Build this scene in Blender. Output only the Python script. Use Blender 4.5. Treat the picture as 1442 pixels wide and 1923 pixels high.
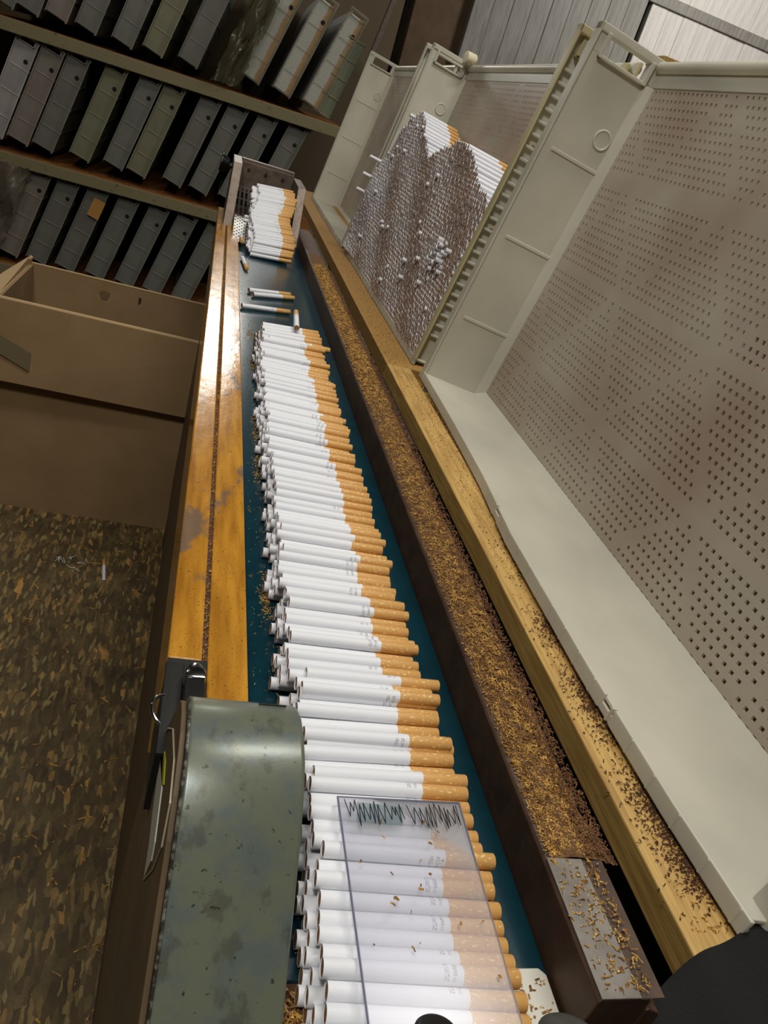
import bpy, bmesh, math, random
from mathutils import Vector, Matrix
random.seed(7)
C = bpy.context.scene
for o in list(bpy.data.objects): bpy.data.objects.remove(o)
PI = math.pi
# ------------------------------------------------------------------ camera
cam = bpy.data.objects.new('camera', bpy.data.cameras.new('camera'))
C.collection.objects.link(cam); C.camera = cam
cr = Vector((0.94261692, -0.17005793, 0.28732151))      # camera right in world
cd = Vector((0.16761964, -0.50321414, -0.84774949))     # camera down in world
cf = Vector((0.28875077, 0.84726373, -0.44583311))      # camera forward in world
cam.matrix_world = Matrix(((cr.x, -cd.x, -cf.x, 0), (cr.y, -cd.y, -cf.y, 0), (cr.z, -cd.z, -cf.z, .31), (0, 0, 0, 1)))
cam.data.sensor_fit = 'VERTICAL'; cam.data.sensor_height = 24.0
cam.data.lens = 24.0 * 1400 / 1923
cam.data.clip_start = .01; cam.data.clip_end = 40
# ------------------------------------------------------------------ world, lights, exposure
W = bpy.data.worlds.new('world'); C.world = W; W.use_nodes = True
W.node_tree.nodes['Background'].inputs[0].default_value = (1, .97, .91, 1)
W.node_tree.nodes['Background'].inputs[1].default_value = .12
vs = C.view_settings
vs.view_transform = 'Standard'; vs.look = 'None'; vs.gamma = 1; vs.use_curve_mapping = False
vs.exposure = 0.0
def area(name, loc, target, size, power, col=(1, .95, .85), sy=None):
    l = bpy.data.lights.new(name, 'AREA'); l.energy = power; l.color = col; l.size = size
    if sy: l.shape = 'RECTANGLE'; l.size_y = sy
    o = bpy.data.objects.new(name, l); C.collection.objects.link(o)
    o.location = loc
    o.rotation_euler = (Vector(target) - Vector(loc)).to_track_quat('-Z', 'Y').to_euler()
    return o
area('ceiling_tube_lamp', (.66, .9, 2.25), (.35, .8, 0), .18, 31, (1, .97, .9), 1.2)
area('work_lamp', (.12, 4.1, 1.02), (.1, .9, 0), .22, 5, (1, .97, .9), .10)
area('near_ceiling_lamp', (-.6, -.4, 2.2), (.3, .8, 0), .4, 29, (1, .97, .9), .4)
area('shelf_fill_light', (-.9, 2.7, 2.25), (-.3, 4.6, -.2), .5, 9, (1, .96, .86), .3)  # added unseen fill light that lifts the shelves and their trays
area('wall_fill_light', (2.6, 3.6, 2.2), (2.6, 5.2, .9), .4, 62, (1, .97, .92), 1.2)  # added fill light out of view, brightens the far wall planks

# ------------------------------------------------------------------ helpers
def lin(c):
    return tuple(((v / 255) / 12.92 if v <= 10 else (((v / 255) + .055) / 1.055) ** 2.4) for v in c) + (1,)
def newmat(name):
    m = bpy.data.materials.new(name); m.use_nodes = True
    nt = m.node_tree; b = nt.nodes['Principled BSDF']
    return m, nt, b
def mat(name, col, rough=.6, metal=0, noise=0, scale=30, col2=None, bump=0, detail=4, stretch=(1, 1, 1), lo=.35, hi=.65, spec=None, coat=0):
    m, nt, b = newmat(name)
    b.inputs['Base Color'].default_value = lin(col); b.inputs['Roughness'].default_value = rough
    b.inputs['Metallic'].default_value = metal
    if spec is not None: b.inputs['Specular IOR Level'].default_value = spec
    if coat: b.inputs['Coat Weight'].default_value = coat; b.inputs['Coat Roughness'].default_value = .15
    if col2 or bump:
        tc = nt.nodes.new('ShaderNodeTexCoord'); mp = nt.nodes.new('ShaderNodeMapping'); mp.inputs['Scale'].default_value = stretch
        nt.links.new(tc.outputs['Object'], mp.inputs[0])
        n = nt.nodes.new('ShaderNodeTexNoise'); n.inputs['Scale'].default_value = scale; n.inputs['Detail'].default_value = detail
        n.inputs['Roughness'].default_value = .65
        nt.links.new(mp.outputs[0], n.inputs['Vector'])
        if col2:
            r = nt.nodes.new('ShaderNodeValToRGB'); r.color_ramp.elements[0].position = lo; r.color_ramp.elements[1].position = hi
            r.color_ramp.elements[0].color = lin(col); r.color_ramp.elements[1].color = lin(col2)
            nt.links.new(n.outputs['Fac'], r.inputs[0]); nt.links.new(r.outputs[0], b.inputs['Base Color'])
        if bump:
            bp = nt.nodes.new('ShaderNodeBump'); bp.inputs['Strength'].default_value = bump; bp.inputs['Distance'].default_value = .002
            nt.links.new(n.outputs['Fac'], bp.inputs['Height']); nt.links.new(bp.outputs[0], b.inputs['Normal'])
    return m
class MB:
    def __init__(s): s.v = []; s.f = []
    def add(s, vs, fs):
        n = len(s.v); s.v += [tuple(v) for v in vs]; s.f += [tuple(i + n for i in f) for f in fs]; return s
    def box(s, x0, x1, y0, y1, z0, z1):
        return s.add([(x0, y0, z0), (x1, y0, z0), (x1, y1, z0), (x0, y1, z0), (x0, y0, z1), (x1, y0, z1), (x1, y1, z1), (x0, y1, z1)],
                     [(0, 3, 2, 1), (4, 5, 6, 7), (0, 1, 5, 4), (1, 2, 6, 5), (2, 3, 7, 6), (3, 0, 4, 7)])
    def tube(s, p, q, r, n=12, r2=None, caps=True):
        p, q = Vector(p), Vector(q); d = (q - p).normalized(); r2 = r if r2 is None else r2
        a = d.orthogonal().normalized(); b = d.cross(a); V = []
        for c, rr in ((p, r), (q, r2)):
            for i in range(n):
                t = 2 * PI * i / n; V.append(c + (a * math.cos(t) + b * math.sin(t)) * rr)
        F = [(i, (i + 1) % n, n + (i + 1) % n, n + i) for i in range(n)]
        if caps: F += [tuple(range(n - 1, -1, -1)), tuple(range(n, 2 * n))]
        return s.add(V, F)
    def path(s, pts, r, n=8):
        for a, b in zip(pts[:-1], pts[1:]): s.tube(a, b, r, n)
        return s
    def prism(s, poly, axis, t0, t1):
        # poly: list of 2D points; axis 'x' -> (t, a, b) ; 'z' -> (a, b, t) ; 'y' -> (a, t, b)
        def P(a, b, t): return {'x': (t, a, b), 'z': (a, b, t), 'y': (a, t, b)}[axis]
        n = len(poly); V = [P(a, b, t0) for a, b in poly] + [P(a, b, t1) for a, b in poly]
        F = [(i, (i + 1) % n, n + (i + 1) % n, n + i) for i in range(n)] + [tuple(range(n - 1, -1, -1)), tuple(range(n, 2 * n))]
        return s.add(V, F)
    def mesh(s, name, bevel=0, smooth=False, seg=2):
        me = bpy.data.meshes.new(name); me.from_pydata(s.v, [], s.f)
        bm = bmesh.new(); bm.from_mesh(me)
        bmesh.ops.recalc_face_normals(bm, faces=bm.faces)
        if bevel:
            bmesh.ops.bevel(bm, geom=[e for e in bm.edges if e.is_manifold and e.calc_face_angle(0) > .5], offset=bevel, segments=seg, affect='EDGES', profile=.5, clamp_overlap=True)
        bm.to_mesh(me); bm.free()
        if smooth:
            for p in me.polygons: p.use_smooth = True
        return me
    def build(s, name, m, parent=None, bevel=0, smooth=False, seg=2):
        return obj(name, s.mesh(name, bevel, smooth, seg), m, parent)
def obj(name, me, m, parent=None):
    o = bpy.data.objects.new(name, me); C.collection.objects.link(o)
    if m is not None and not me.materials: me.materials.append(m)
    if parent: o.parent = parent
    return o
def tag(o, label, cat, group=None, kind=None):
    o['label'] = label; o['category'] = cat
    if group: o['group'] = group
    if kind: o['kind'] = kind
    return o
def empty(name, loc=(0, 0, 0), rot=None):
    o = bpy.data.objects.new(name, None); C.collection.objects.link(o); o.location = loc; o.empty_display_size = .02
    if rot: o.rotation_euler = rot
    return o
def thing(name, label, cat, loc=(0, 0, 0), rot=None, group=None):
    return tag(empty(name, loc, rot), label, cat, group)
def struct(name, mb, m, **k):
    o = mb.build(name, m, **k); o['kind'] = 'structure'; return o
def copy_tree(o, parent=None):
    c = o.copy(); C.collection.objects.link(c)
    if parent is not None: c.parent = parent
    for ch in o.children: copy_tree(ch, c)
    return c
def auto_smooth(me, ang=.6):
    me.polygons.foreach_set('use_smooth', [True] * len(me.polygons))
    bm = bmesh.new(); bm.from_mesh(me)
    for e in bm.edges:
        if len(e.link_faces) == 2 and e.calc_face_angle(0) > ang: e.smooth = False
    bm.to_mesh(me); bm.free()

def sweep(mb, pts, r, n=8):
    pts = [Vector(p) for p in pts]; closed = (pts[0] - pts[-1]).length < 1e-6
    K = len(pts) - (1 if closed else 0); V = []; F = []; a = None
    for k in range(K):
        d = (pts[(k + 1) % K] - pts[k - 1]) if closed else (pts[min(k + 1, K - 1)] - pts[max(k - 1, 0)])
        d.normalize(); a = d.orthogonal() if a is None else a - d * a.dot(d)
        a.normalize(); b = d.cross(a)
        V += [pts[k] + (a * math.cos(2 * PI * i / n) + b * math.sin(2 * PI * i / n)) * r for i in range(n)]
    for k in range(K if closed else K - 1):
        q = (k + 1) % K
        F += [(k * n + i, k * n + (i + 1) % n, q * n + (i + 1) % n, q * n + i) for i in range(n)]
    if not closed: F += [tuple(range(n)), tuple(range((K - 1) * n, K * n))]
    return mb.add(V, F)

# ------------------------------------------------------------------ materials
def osb_mat():
    m, nt, b = newmat('osb_floor'); L = nt.links
    tc = nt.nodes.new('ShaderNodeTexCoord')
    def chips(scale, rot, seedloc):
        mp = nt.nodes.new('ShaderNodeMapping'); mp.inputs['Rotation'].default_value = (0, 0, rot); mp.inputs['Scale'].default_value = (scale, scale * .28, 1); mp.inputs['Location'].default_value = seedloc
        nz = nt.nodes.new('ShaderNodeTexNoise'); nz.inputs['Scale'].default_value = 60; nz.inputs['Detail'].default_value = 4
        L.new(tc.outputs['Object'], nz.inputs['Vector'])
        mx = nt.nodes.new('ShaderNodeVectorMath'); mx.operation = 'MULTIPLY_ADD'; mx.inputs[1].default_value = (.008, .008, 0)
        L.new(nz.outputs['Color'], mx.inputs[0]); L.new(tc.outputs['Object'], mx.inputs[2])
        L.new(mx.outputs[0], mp.inputs[0])
        v = nt.nodes.new('ShaderNodeTexVoronoi'); v.voronoi_dimensions = '2D'; v.inputs['Scale'].default_value = 1; L.new(mp.outputs[0], v.inputs['Vector'])
        return v
    v1 = chips(125, .5, (0, 0, 0)); v2 = chips(150, 2.2, (3, 7, 0)); v3 = chips(210, 1.3, (1, 2, 0))
    sep = lambda v: (lambda s: (L.new(v.outputs['Color'], s.inputs[0]), s)[1])(nt.nodes.new('ShaderNodeSeparateColor'))
    s1, s2, s3 = sep(v1), sep(v2), sep(v3)
    r1 = nt.nodes.new('ShaderNodeValToRGB'); e = r1.color_ramp.elements
    e[0].position = 0; e[0].color = lin((84, 68, 44)); e[1].position = 1; e[1].color = lin((200, 150, 80))
    for p, c in ((.3, (98, 80, 50)), (.6, (112, 94, 60)), (.88, (132, 108, 68))):
        x = e.new(p); x.color = lin(c)
    L.new(s1.outputs[0], r1.inputs[0])
    r2 = nt.nodes.new('ShaderNodeValToRGB'); e = r2.color_ramp.elements
    e[0].position = .2; e[0].color = lin((90, 74, 46)); e[1].position = 1; e[1].color = lin((160, 130, 78)); x = e.new(.8); x.color = lin((114, 96, 60))
    L.new(s2.outputs[0], r2.inputs[0])
    mx = nt.nodes.new('ShaderNodeMix'); mx.data_type = 'RGBA'
    g = nt.nodes.new('ShaderNodeMath'); g.operation = 'GREATER_THAN'; g.inputs[1].default_value = .45; L.new(s2.outputs[1], g.inputs[0])
    L.new(g.outputs[0], mx.inputs[0]); L.new(r1.outputs[0], mx.inputs[6]); L.new(r2.outputs[0], mx.inputs[7])
    n = nt.nodes.new('ShaderNodeTexNoise'); n.inputs['Scale'].default_value = 9; n.inputs['Detail'].default_value = 12; n.inputs['Roughness'].default_value = .8; L.new(tc.outputs['Object'], n.inputs['Vector'])
    r3 = nt.nodes.new('ShaderNodeValToRGB'); r3.color_ramp.elements[0].position = .36; r3.color_ramp.elements[0].color = (.42, .41, .4, 1); r3.color_ramp.elements[1].position = .62; r3.color_ramp.elements[1].color = (1, 1, 1, 1)
    L.new(n.outputs['Fac'], r3.inputs[0])
    mu = nt.nodes.new('ShaderNodeMix'); mu.data_type = 'RGBA'; mu.blend_type = 'MULTIPLY'; mu.inputs[0].default_value = 1
    L.new(mx.outputs[2], mu.inputs[6]); L.new(r3.outputs[0], mu.inputs[7])
    # thin pale slivers
    g2 = nt.nodes.new('ShaderNodeMath'); g2.operation = 'GREATER_THAN'; g2.inputs[1].default_value = .93; L.new(s3.outputs[0], g2.inputs[0])
    m3 = nt.nodes.new('ShaderNodeMix'); m3.data_type = 'RGBA'; m3.inputs[7].default_value = lin((158, 138, 88))
    gm = nt.nodes.new('ShaderNodeMath'); gm.operation = 'MULTIPLY'; gm.inputs[1].default_value = .6; L.new(g2.outputs[0], gm.inputs[0])
    L.new(gm.outputs[0], m3.inputs[0]); L.new(mu.outputs[2], m3.inputs[6])
    L.new(m3.outputs[2], b.inputs['Base Color']); b.inputs['Roughness'].default_value = .62
    bp = nt.nodes.new('ShaderNodeBump'); bp.inputs['Strength'].default_value = .35; bp.inputs['Distance'].default_value = .003
    L.new(s1.outputs[2], bp.inputs['Height']); L.new(bp.outputs[0], b.inputs['Normal'])
    return m
def plastic_mat(name, col, trans=.35, rough=.38, clear=0.0, cl2=None):
    m, nt, b = newmat(name); L = nt.links
    b.inputs['Base Color'].default_value = lin(col); b.inputs['Roughness'].default_value = rough
    t = nt.nodes.new('ShaderNodeBsdfTranslucent'); t.inputs[0].default_value = lin(col)
    mx = nt.nodes.new('ShaderNodeMixShader'); mx.inputs[0].default_value = trans
    out = nt.nodes['Material Output']
    tc = nt.nodes.new('ShaderNodeTexCoord'); n = nt.nodes.new('ShaderNodeTexNoise'); n.inputs['Scale'].default_value = 7; n.inputs['Detail'].default_value = 5
    L.new(tc.outputs['Object'], n.inputs['Vector'])
    r = nt.nodes.new('ShaderNodeValToRGB'); r.color_ramp.elements[0].position = .3; r.color_ramp.elements[1].position = .7
    r.color_ramp.elements[0].color = lin(col); r.color_ramp.elements[1].color = lin(cl2 or tuple(v * .9 for v in col))
    L.new(n.outputs['Fac'], r.inputs[0]); L.new(r.outputs[0], b.inputs['Base Color']); L.new(r.outputs[0], t.inputs[0])
    L.new(b.outputs[0], mx.inputs[1]); L.new(t.outputs[0], mx.inputs[2])
    last = mx
    if clear:
        tr = nt.nodes.new('ShaderNodeBsdfTransparent'); tr.inputs[0].default_value = (.95, .95, .9, 1)
        m2 = nt.nodes.new('ShaderNodeMixShader'); m2.inputs[0].default_value = clear
        L.new(mx.outputs[0], m2.inputs[1]); L.new(tr.outputs[0], m2.inputs[2]); last = m2
    L.new(last.outputs[0], out.inputs[0])
    return m
def wood_rail_mat():
    m, nt, b = newmat('varnished_rail_wood'); L = nt.links
    tc = nt.nodes.new('ShaderNodeTexCoord')
    mp = nt.nodes.new('ShaderNodeMapping'); mp.inputs['Scale'].default_value = (1, .12, 1); L.new(tc.outputs['Object'], mp.inputs[0])
    n = nt.nodes.new('ShaderNodeTexNoise'); n.inputs['Scale'].default_value = 120; n.inputs['Detail'].default_value = 5; L.new(mp.outputs[0], n.inputs['Vector'])
    r = nt.nodes.new('ShaderNodeValToRGB'); r.color_ramp.elements[0].position = .3; r.color_ramp.elements[0].color = lin((150, 98, 30)); r.color_ramp.elements[1].position = .7; r.color_ramp.elements[1].color = lin((198, 142, 50))
    L.new(n.outputs['Fac'], r.inputs[0])
    mp2 = nt.nodes.new('ShaderNodeMapping'); mp2.inputs['Scale'].default_value = (1, .5, 1); L.new(tc.outputs['Object'], mp2.inputs[0])
    n2 = nt.nodes.new('ShaderNodeTexNoise'); n2.inputs['Scale'].default_value = 32; n2.inputs['Detail'].default_value = 5; n2.inputs['Roughness'].default_value = .55; L.new(mp2.outputs[0], n2.inputs['Vector'])
    r2 = nt.nodes.new('ShaderNodeValToRGB'); r2.color_ramp.elements[0].position = .6; r2.color_ramp.elements[0].color = (0, 0, 0, 1); r2.color_ramp.elements[1].position = .66; r2.color_ramp.elements[1].color = (.8, .8, .8, 1)
    L.new(n2.outputs['Fac'], r2.inputs[0])
    mx = nt.nodes.new('ShaderNodeMix'); mx.data_type = 'RGBA'; mx.inputs[7].default_value = lin((104, 92, 84))
    L.new(r2.outputs[0], mx.inputs[0]); L.new(r.outputs[0], mx.inputs[6])
    n3 = nt.nodes.new('ShaderNodeTexNoise'); n3.inputs['Scale'].default_value = 700; L.new(tc.outputs['Object'], n3.inputs['Vector'])
    r3 = nt.nodes.new('ShaderNodeValToRGB'); r3.color_ramp.elements[0].position = .3; r3.color_ramp.elements[0].color = (.35, .3, .25, 1); r3.color_ramp.elements[1].position = .38; r3.color_ramp.elements[1].color = (1, 1, 1, 1)
    L.new(n3.outputs['Fac'], r3.inputs[0])
    mu = nt.nodes.new('ShaderNodeMix'); mu.data_type = 'RGBA'; mu.blend_type = 'MULTIPLY'; mu.inputs[0].default_value = .8
    L.new(mx.outputs[2], mu.inputs[6]); L.new(r3.outputs[0], mu.inputs[7])
    L.new(mu.outputs[2], b.inputs['Base Color'])
    b.inputs['Roughness'].default_value = .17
    bp = nt.nodes.new('ShaderNodeBump'); bp.inputs['Strength'].default_value = .3; bp.inputs['Distance'].default_value = .002
    L.new(n2.outputs['Fac'], bp.inputs['Height']); L.new(bp.outputs[0], b.inputs['Normal'])
    return m
def paper_mat():
    m, nt, b = newmat('cigarette_paper'); L = nt.links
    tc = nt.nodes.new('ShaderNodeTexCoord'); sx = nt.nodes.new('ShaderNodeSeparateXYZ'); L.new(tc.outputs['Object'], sx.inputs[0])
    def cmp(op, val, src):
        g = nt.nodes.new('ShaderNodeMath'); g.operation = op; g.inputs[1].default_value = val; L.new(src, g.inputs[0]); return g.outputs[0]
    def mul(a, c):
        g = nt.nodes.new('ShaderNodeMath'); g.operation = 'MULTIPLY'; L.new(a, g.inputs[0]); L.new(c, g.inputs[1]); return g.outputs[0]
    X, Y, Z = sx.outputs
    band1 = mul(cmp('GREATER_THAN', .0500, X), cmp('LESS_THAN', .0521, X))
    band2 = mul(cmp('GREATER_THAN', .0536, X), cmp('LESS_THAN', .0555, X))
    ad = nt.nodes.new('ShaderNodeMath'); ad.operation = 'ADD'; L.new(band1, ad.inputs[0]); L.new(band2, ad.inputs[1])
    msk = mul(ad.outputs[0], cmp('GREATER_THAN', .0012, Z))
    w = nt.nodes.new('ShaderNodeTexNoise'); w.inputs['Scale'].default_value = 1500; w.inputs['Detail'].default_value = 2; L.new(tc.outputs['Object'], w.inputs['Vector'])
    msk = mul(msk, cmp('GREATER_THAN', .5, w.outputs['Fac']))
    mx = nt.nodes.new('ShaderNodeMix'); mx.data_type = 'RGBA'; mx.inputs[6].default_value = lin((226, 227, 232)); mx.inputs[7].default_value = lin((168, 170, 178))
    L.new(msk, mx.inputs[0]); L.new(mx.outputs[2], b.inputs['Base Color'])
    b.inputs['Roughness'].default_value = .55
    b.inputs['Subsurface Weight'].default_value = 0
    return m
def filter_mat():
    m, nt, b = newmat('cork_tipping_paper'); L = nt.links
    tc = nt.nodes.new('ShaderNodeTexCoord'); mp = nt.nodes.new('ShaderNodeMapping'); mp.inputs['Scale'].default_value = (.55, 1, 1); L.new(tc.outputs['Object'], mp.inputs[0])
    v = nt.nodes.new('ShaderNodeTexNoise'); v.inputs['Scale'].default_value = 900; v.inputs['Detail'].default_value = 1; L.new(mp.outputs[0], v.inputs['Vector'])
    r = nt.nodes.new('ShaderNodeValToRGB'); r.color_ramp.elements[0].position = .63; r.color_ramp.elements[0].color = lin((208, 158, 92)); r.color_ramp.elements[1].position = .7; r.color_ramp.elements[1].color = lin((244, 214, 150))
    L.new(v.outputs['Fac'], r.inputs[0]); L.new(r.outputs[0], b.inputs['Base Color']); b.inputs['Roughness'].default_value = .5
    return m
M = {}
M['osb'] = osb_mat()
M['tray'] = plastic_mat('milky_tray_plastic', (236, 232, 216), .34, .36, .06)
M['tray_cream'] = plastic_mat('cream_tray_plastic', (232, 220, 176), .35, .4, .04)
M['tray_perf'] = plastic_mat('milky_perforated_plastic', (222, 214, 198), .34, .34, .14, (200, 180, 162))
M['tray_shelf'] = plastic_mat('smoky_tray_plastic', (118, 118, 112), .25, .5, .0, (96, 98, 92))
M['tray_clear'] = plastic_mat('clearer_tray_plastic', (200, 194, 176), .3, .45, .68)
M['rail'] = wood_rail_mat()
M['paper'] = paper_mat(); M['filter'] = filter_mat()
M['plug'] = mat('cut_tobacco_end', (104, 70, 40), .9, col2=(186, 134, 80), scale=900, bump=.6)
M['belt'] = mat('teal_belt', (8, 42, 52), .2, col2=(12, 50, 60), scale=40, bump=.04, spec=.5)
M['brown_metal'] = mat('brown_oxidised_metal', (62, 44, 32), .5, .2, col2=(84, 62, 46), scale=40, bump=.1)
M['grey_metal'] = mat('worn_grey_brown_metal', (96, 82, 70), .45, .4, col2=(118, 104, 92), scale=60, bump=.1)
M['steel'] = mat('steel_plate', (150, 146, 140), .3, .9, bump=.05, scale=80)
M['chrome'] = mat('chrome', (200, 200, 200), .15, 1)
M['dark'] = mat('black_dirty_steel', (20, 17, 14), .7, bump=.2, scale=80)
M['black'] = mat('black_plastic', (14, 13, 13), .35)
M['pine'] = mat('pale_pine', (196, 160, 92), .6, col2=(160, 122, 62), scale=30, stretch=(8, .5, 8), bump=.15)
M['chipboard'] = mat('chipboard', (176, 134, 66), .75, col2=(134, 98, 46), scale=260, bump=.3)
M['green'] = None
M['cardboard'] = mat('brown_cardboard', (150, 122, 86), .85, col2=(138, 111, 76), scale=6, bump=.0)
M['card_edge'] = mat('cardboard_cut_edge', (186, 158, 116), .9)
M['tape'] = mat('grey_packing_tape', (112, 100, 74), .5)
M['shelf_paint'] = mat('chipped_olive_shelf_paint', (132, 122, 88), .7, col2=(70, 62, 46), scale=26, lo=.60, hi=.72, bump=.25, stretch=(1, 1, 1.6))
M['shelf_top'] = mat('orange_brown_shelf_board', (158, 100, 46), .7, col2=(120, 76, 38), scale=20)
M['tobacco'] = mat('shredded_tobacco', (214, 168, 84), .5, col2=(120, 80, 38), scale=160, lo=.4, hi=.6)
M['tobacco_dark'] = mat('dark_tobacco_dust', (96, 60, 34), .85, col2=(64, 38, 24), scale=300, bump=.5)
M['dark_wall'] = mat('dark_brown_wall', (60, 50, 38), .9, col2=(46, 38, 28), scale=6)
M['brown_board'] = mat('brown_hardboard', (92, 72, 48), .8, col2=(78, 60, 40), scale=12)
M['plank_grey'] = mat('grey_weathered_plank', (134, 130, 122), .6, col2=(108, 104, 98), scale=14, stretch=(4, 1, .4))
M['plank_pale'] = mat('pale_grey_plank', (204, 198, 192), .6, col2=(184, 178, 172), scale=14, stretch=(4, 1, .4))
M['gap'] = mat('dark_gap', (26, 24, 22), .9)

def green_mat():
    m, nt, b = newmat('scuffed_green_grey_paint'); L = nt.links
    tc = nt.nodes.new('ShaderNodeTexCoord')
    def nz(sc, det, lo, hi, st=(1, 1, 1)):
        mp = nt.nodes.new('ShaderNodeMapping'); mp.inputs['Scale'].default_value = st; L.new(tc.outputs['Object'], mp.inputs[0])
        n = nt.nodes.new('ShaderNodeTexNoise'); n.inputs['Scale'].default_value = sc; n.inputs['Detail'].default_value = det; n.inputs['Roughness'].default_value = .6; L.new(mp.outputs[0], n.inputs['Vector'])
        r = nt.nodes.new('ShaderNodeValToRGB'); r.color_ramp.elements[0].position = lo; r.color_ramp.elements[1].position = hi
        L.new(n.outputs['Fac'], r.inputs[0]); return n, r
    n1, r1 = nz(60, 6, .46, .6); r1.color_ramp.elements[0].color = lin((108, 113, 96)); r1.color_ramp.elements[1].color = lin((98, 107, 102))
    n2, r2 = nz(70, 6, .56, .63, (1, .7, .7)); r2.color_ramp.elements[0].color = (0, 0, 0, 1); r2.color_ramp.elements[1].color = (.38, .38, .38, 1)
    mx = nt.nodes.new('ShaderNodeMix'); mx.data_type = 'RGBA'; mx.inputs[7].default_value = lin((58, 54, 44)); L.new(r2.outputs[0], mx.inputs[0]); L.new(r1.outputs[0], mx.inputs[6])
    n3, r3 = nz(300, 4, .65, .7); r3.color_ramp.elements[0].color = (0, 0, 0, 1); r3.color_ramp.elements[1].color = (.8, .8, .8, 1)
    m2 = nt.nodes.new('ShaderNodeMix'); m2.data_type = 'RGBA'; m2.inputs[7].default_value = lin((40, 36, 30)); L.new(r3.outputs[0], m2.inputs[0]); L.new(mx.outputs[2], m2.inputs[6])
    L.new(m2.outputs[2], b.inputs['Base Color']); b.inputs['Roughness'].default_value = .30; b.inputs['Metallic'].default_value = .15
    bp = nt.nodes.new('ShaderNodeBump'); bp.inputs['Strength'].default_value = .12; bp.inputs['Distance'].default_value = .001
    L.new(n1.outputs['Fac'], bp.inputs['Height']); L.new(bp.outputs[0], b.inputs['Normal'])
    return m
M['green'] = green_mat()

# ------------------------------------------------------------------ the room
FZ = -.75
F0 = -1.0
struct('floor', MB().box(-2.4, 4.4, -1.2, 5.4, F0 - .03, F0), M['dark_wall'])
tag(MB().box(-1.6, .9, -.9, 2.35, F0, FZ).build('chipboard_platform', M['osb'], bevel=.003), 'dirty strand board platform under the cardboard box and conveyor', 'platform')
wf = struct('wall_far', MB().box(-2.4, 4.4, 5.40, 5.46, F0, 2.4), M['dark_wall'])
struct('wall_left', MB().box(-2.46, -2.4, -1.2, 5.4, F0, 2.4), M['dark_wall'])
struct('wall_right', MB().box(4.4, 4.46, -1.2, 5.4, F0, 2.4), M['dark_wall'])
struct('wall_near', MB().box(-2.4, 4.4, -1.26, -1.2, F0, 2.4), M['dark_wall'])
struct('ceiling', MB().box(-2.4, 4.4, -1.2, 5.4, 2.4, 2.46), M['dark_wall'])
# siding of the far wall: vertical boards with recessed joints
MB().box(.95, 1.28, 5.27, 5.4, F0, 2.3).build('brown_panel', M['brown_board'], wf, bevel=.003)
MB().box(1.28, 1.40, 5.20, 5.4, F0, 2.3).build('corner_post', M['plank_grey'], wf, bevel=.005)
pg = MB().box(-.0592, .0592, -.05, .012, -1.7, 1.5).mesh('plank', .004, seg=1); pp = pg.copy()
pg.materials.append(M['plank_grey']); pp.materials.append(M['plank_pale'])
x = 1.47
while x < 4.3:
    o = obj('plank', pg if x < 2.36 else pp, None, wf); o.location = (x, 5.30 + random.uniform(-.003, .003), .78)
    x += .1188 if abs(x - 2.36) > .06 else .15
MB().box(1.90, 1.915, 5.262, 5.275, FZ, 2.3).build('joint_strip', M['plank_pale'], wf)
MB().box(2.33, 2.36, 5.258, 5.275, FZ, 2.3).build('joint_gap_strip', M['gap'], wf)
t = MB().box(2.36, 4.3, 5.23, 5.272, 1.41, 1.47).build('trim_1', M['plank_grey'], bevel=.004); t['kind'] = 'structure'

# ------------------------------------------------------------------ conveyor
conv = thing('conveyor', 'long belt conveyor with teal belt between wooden and brown metal rails', 'conveyor', (.136, 1, 0))
def P(mb, name, m, bevel=0, label=None, parent=conv, smooth=False):
    mb.v = [(x - .136, y - 1, z) for x, y, z in mb.v] if parent == conv else mb.v
    o = mb.build(name, m, parent, bevel=bevel, smooth=smooth)
    if label: o['label'] = label
    return o
P(MB().box(.068, .2045, .168, 2.06, -.012, 0), 'belt', M['belt'], .001)
P(MB().box(.070, .204, .172, 2.04, -.09, -.0125), 'slider_bed', M['dark'])
P(MB().box(.0205, .0405, .345, 2.02, -.07, .010), 'outer_rail_board', M['rail'], .0015, 'orange varnished wooden board')
P(MB().box(.0435, .0675, .264, 2.02, -.07, .010), 'inner_rail_board', M['rail'], .0012, 'orange varnished wooden board')
P(MB().box(.0405, .0435, .264, 2.02, -.07, .0075), 'rail_groove', M['tobacco_dark'])
P(MB().box(.0275, .0675, .345, 1.68, -.60, -.0702), 'side_frame', M['brown_metal'])
P(MB().box(.0210, .0434, .288, .3445, -.0500, .0105), 'end_block', M['dark'])
railo = P(MB().prism([(.205, -.09), (.205, .028), (.2065, .0295), (.238, .0295), (.240, .028), (.240, -.09)], 'y', .143, 1.90), 'side_rail', M['brown_metal'], .0006, 'brown metal rail powdered with tobacco')
def taper(o):
    for v in o.data.vertices:
        X = v.co.x + .136
        if X > .2375 and v.co.y + 1 < .2: v.co.x -= .009; v.co.z -= .004 if X > .2405 else 0
flo = P(MB().prism([(.2412, -.09), (.2412, .0245), (.2425, .0255), (.249, .0225), (.250, .020), (.250, -.09)], 'y', .143, 1.90), 'rail_flange', M['brown_metal'], .0006)
taper(railo); taper(flo)
P(MB().box(.206, .2255, .143, .208, .0296, .0304), 'wear_plate', mat('bare_grey_plate', (132, 126, 118), .45, .2, col2=(108, 100, 92), scale=60), .0003, 'bare grey plate')
P(MB().prism([(.165, .172), (.200, .172), (.203, .169), (.203, .09), (.165, .09)], 'z', -.002, .0015), 'end_plate', mat('white_enamel', (200, 196, 184), .45), .0005, 'off-white plate littered with shreds')
P(MB().box(.068, .165, .06, .168, -.012, -.001), 'end_tray', M['tobacco_dark'])
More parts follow.
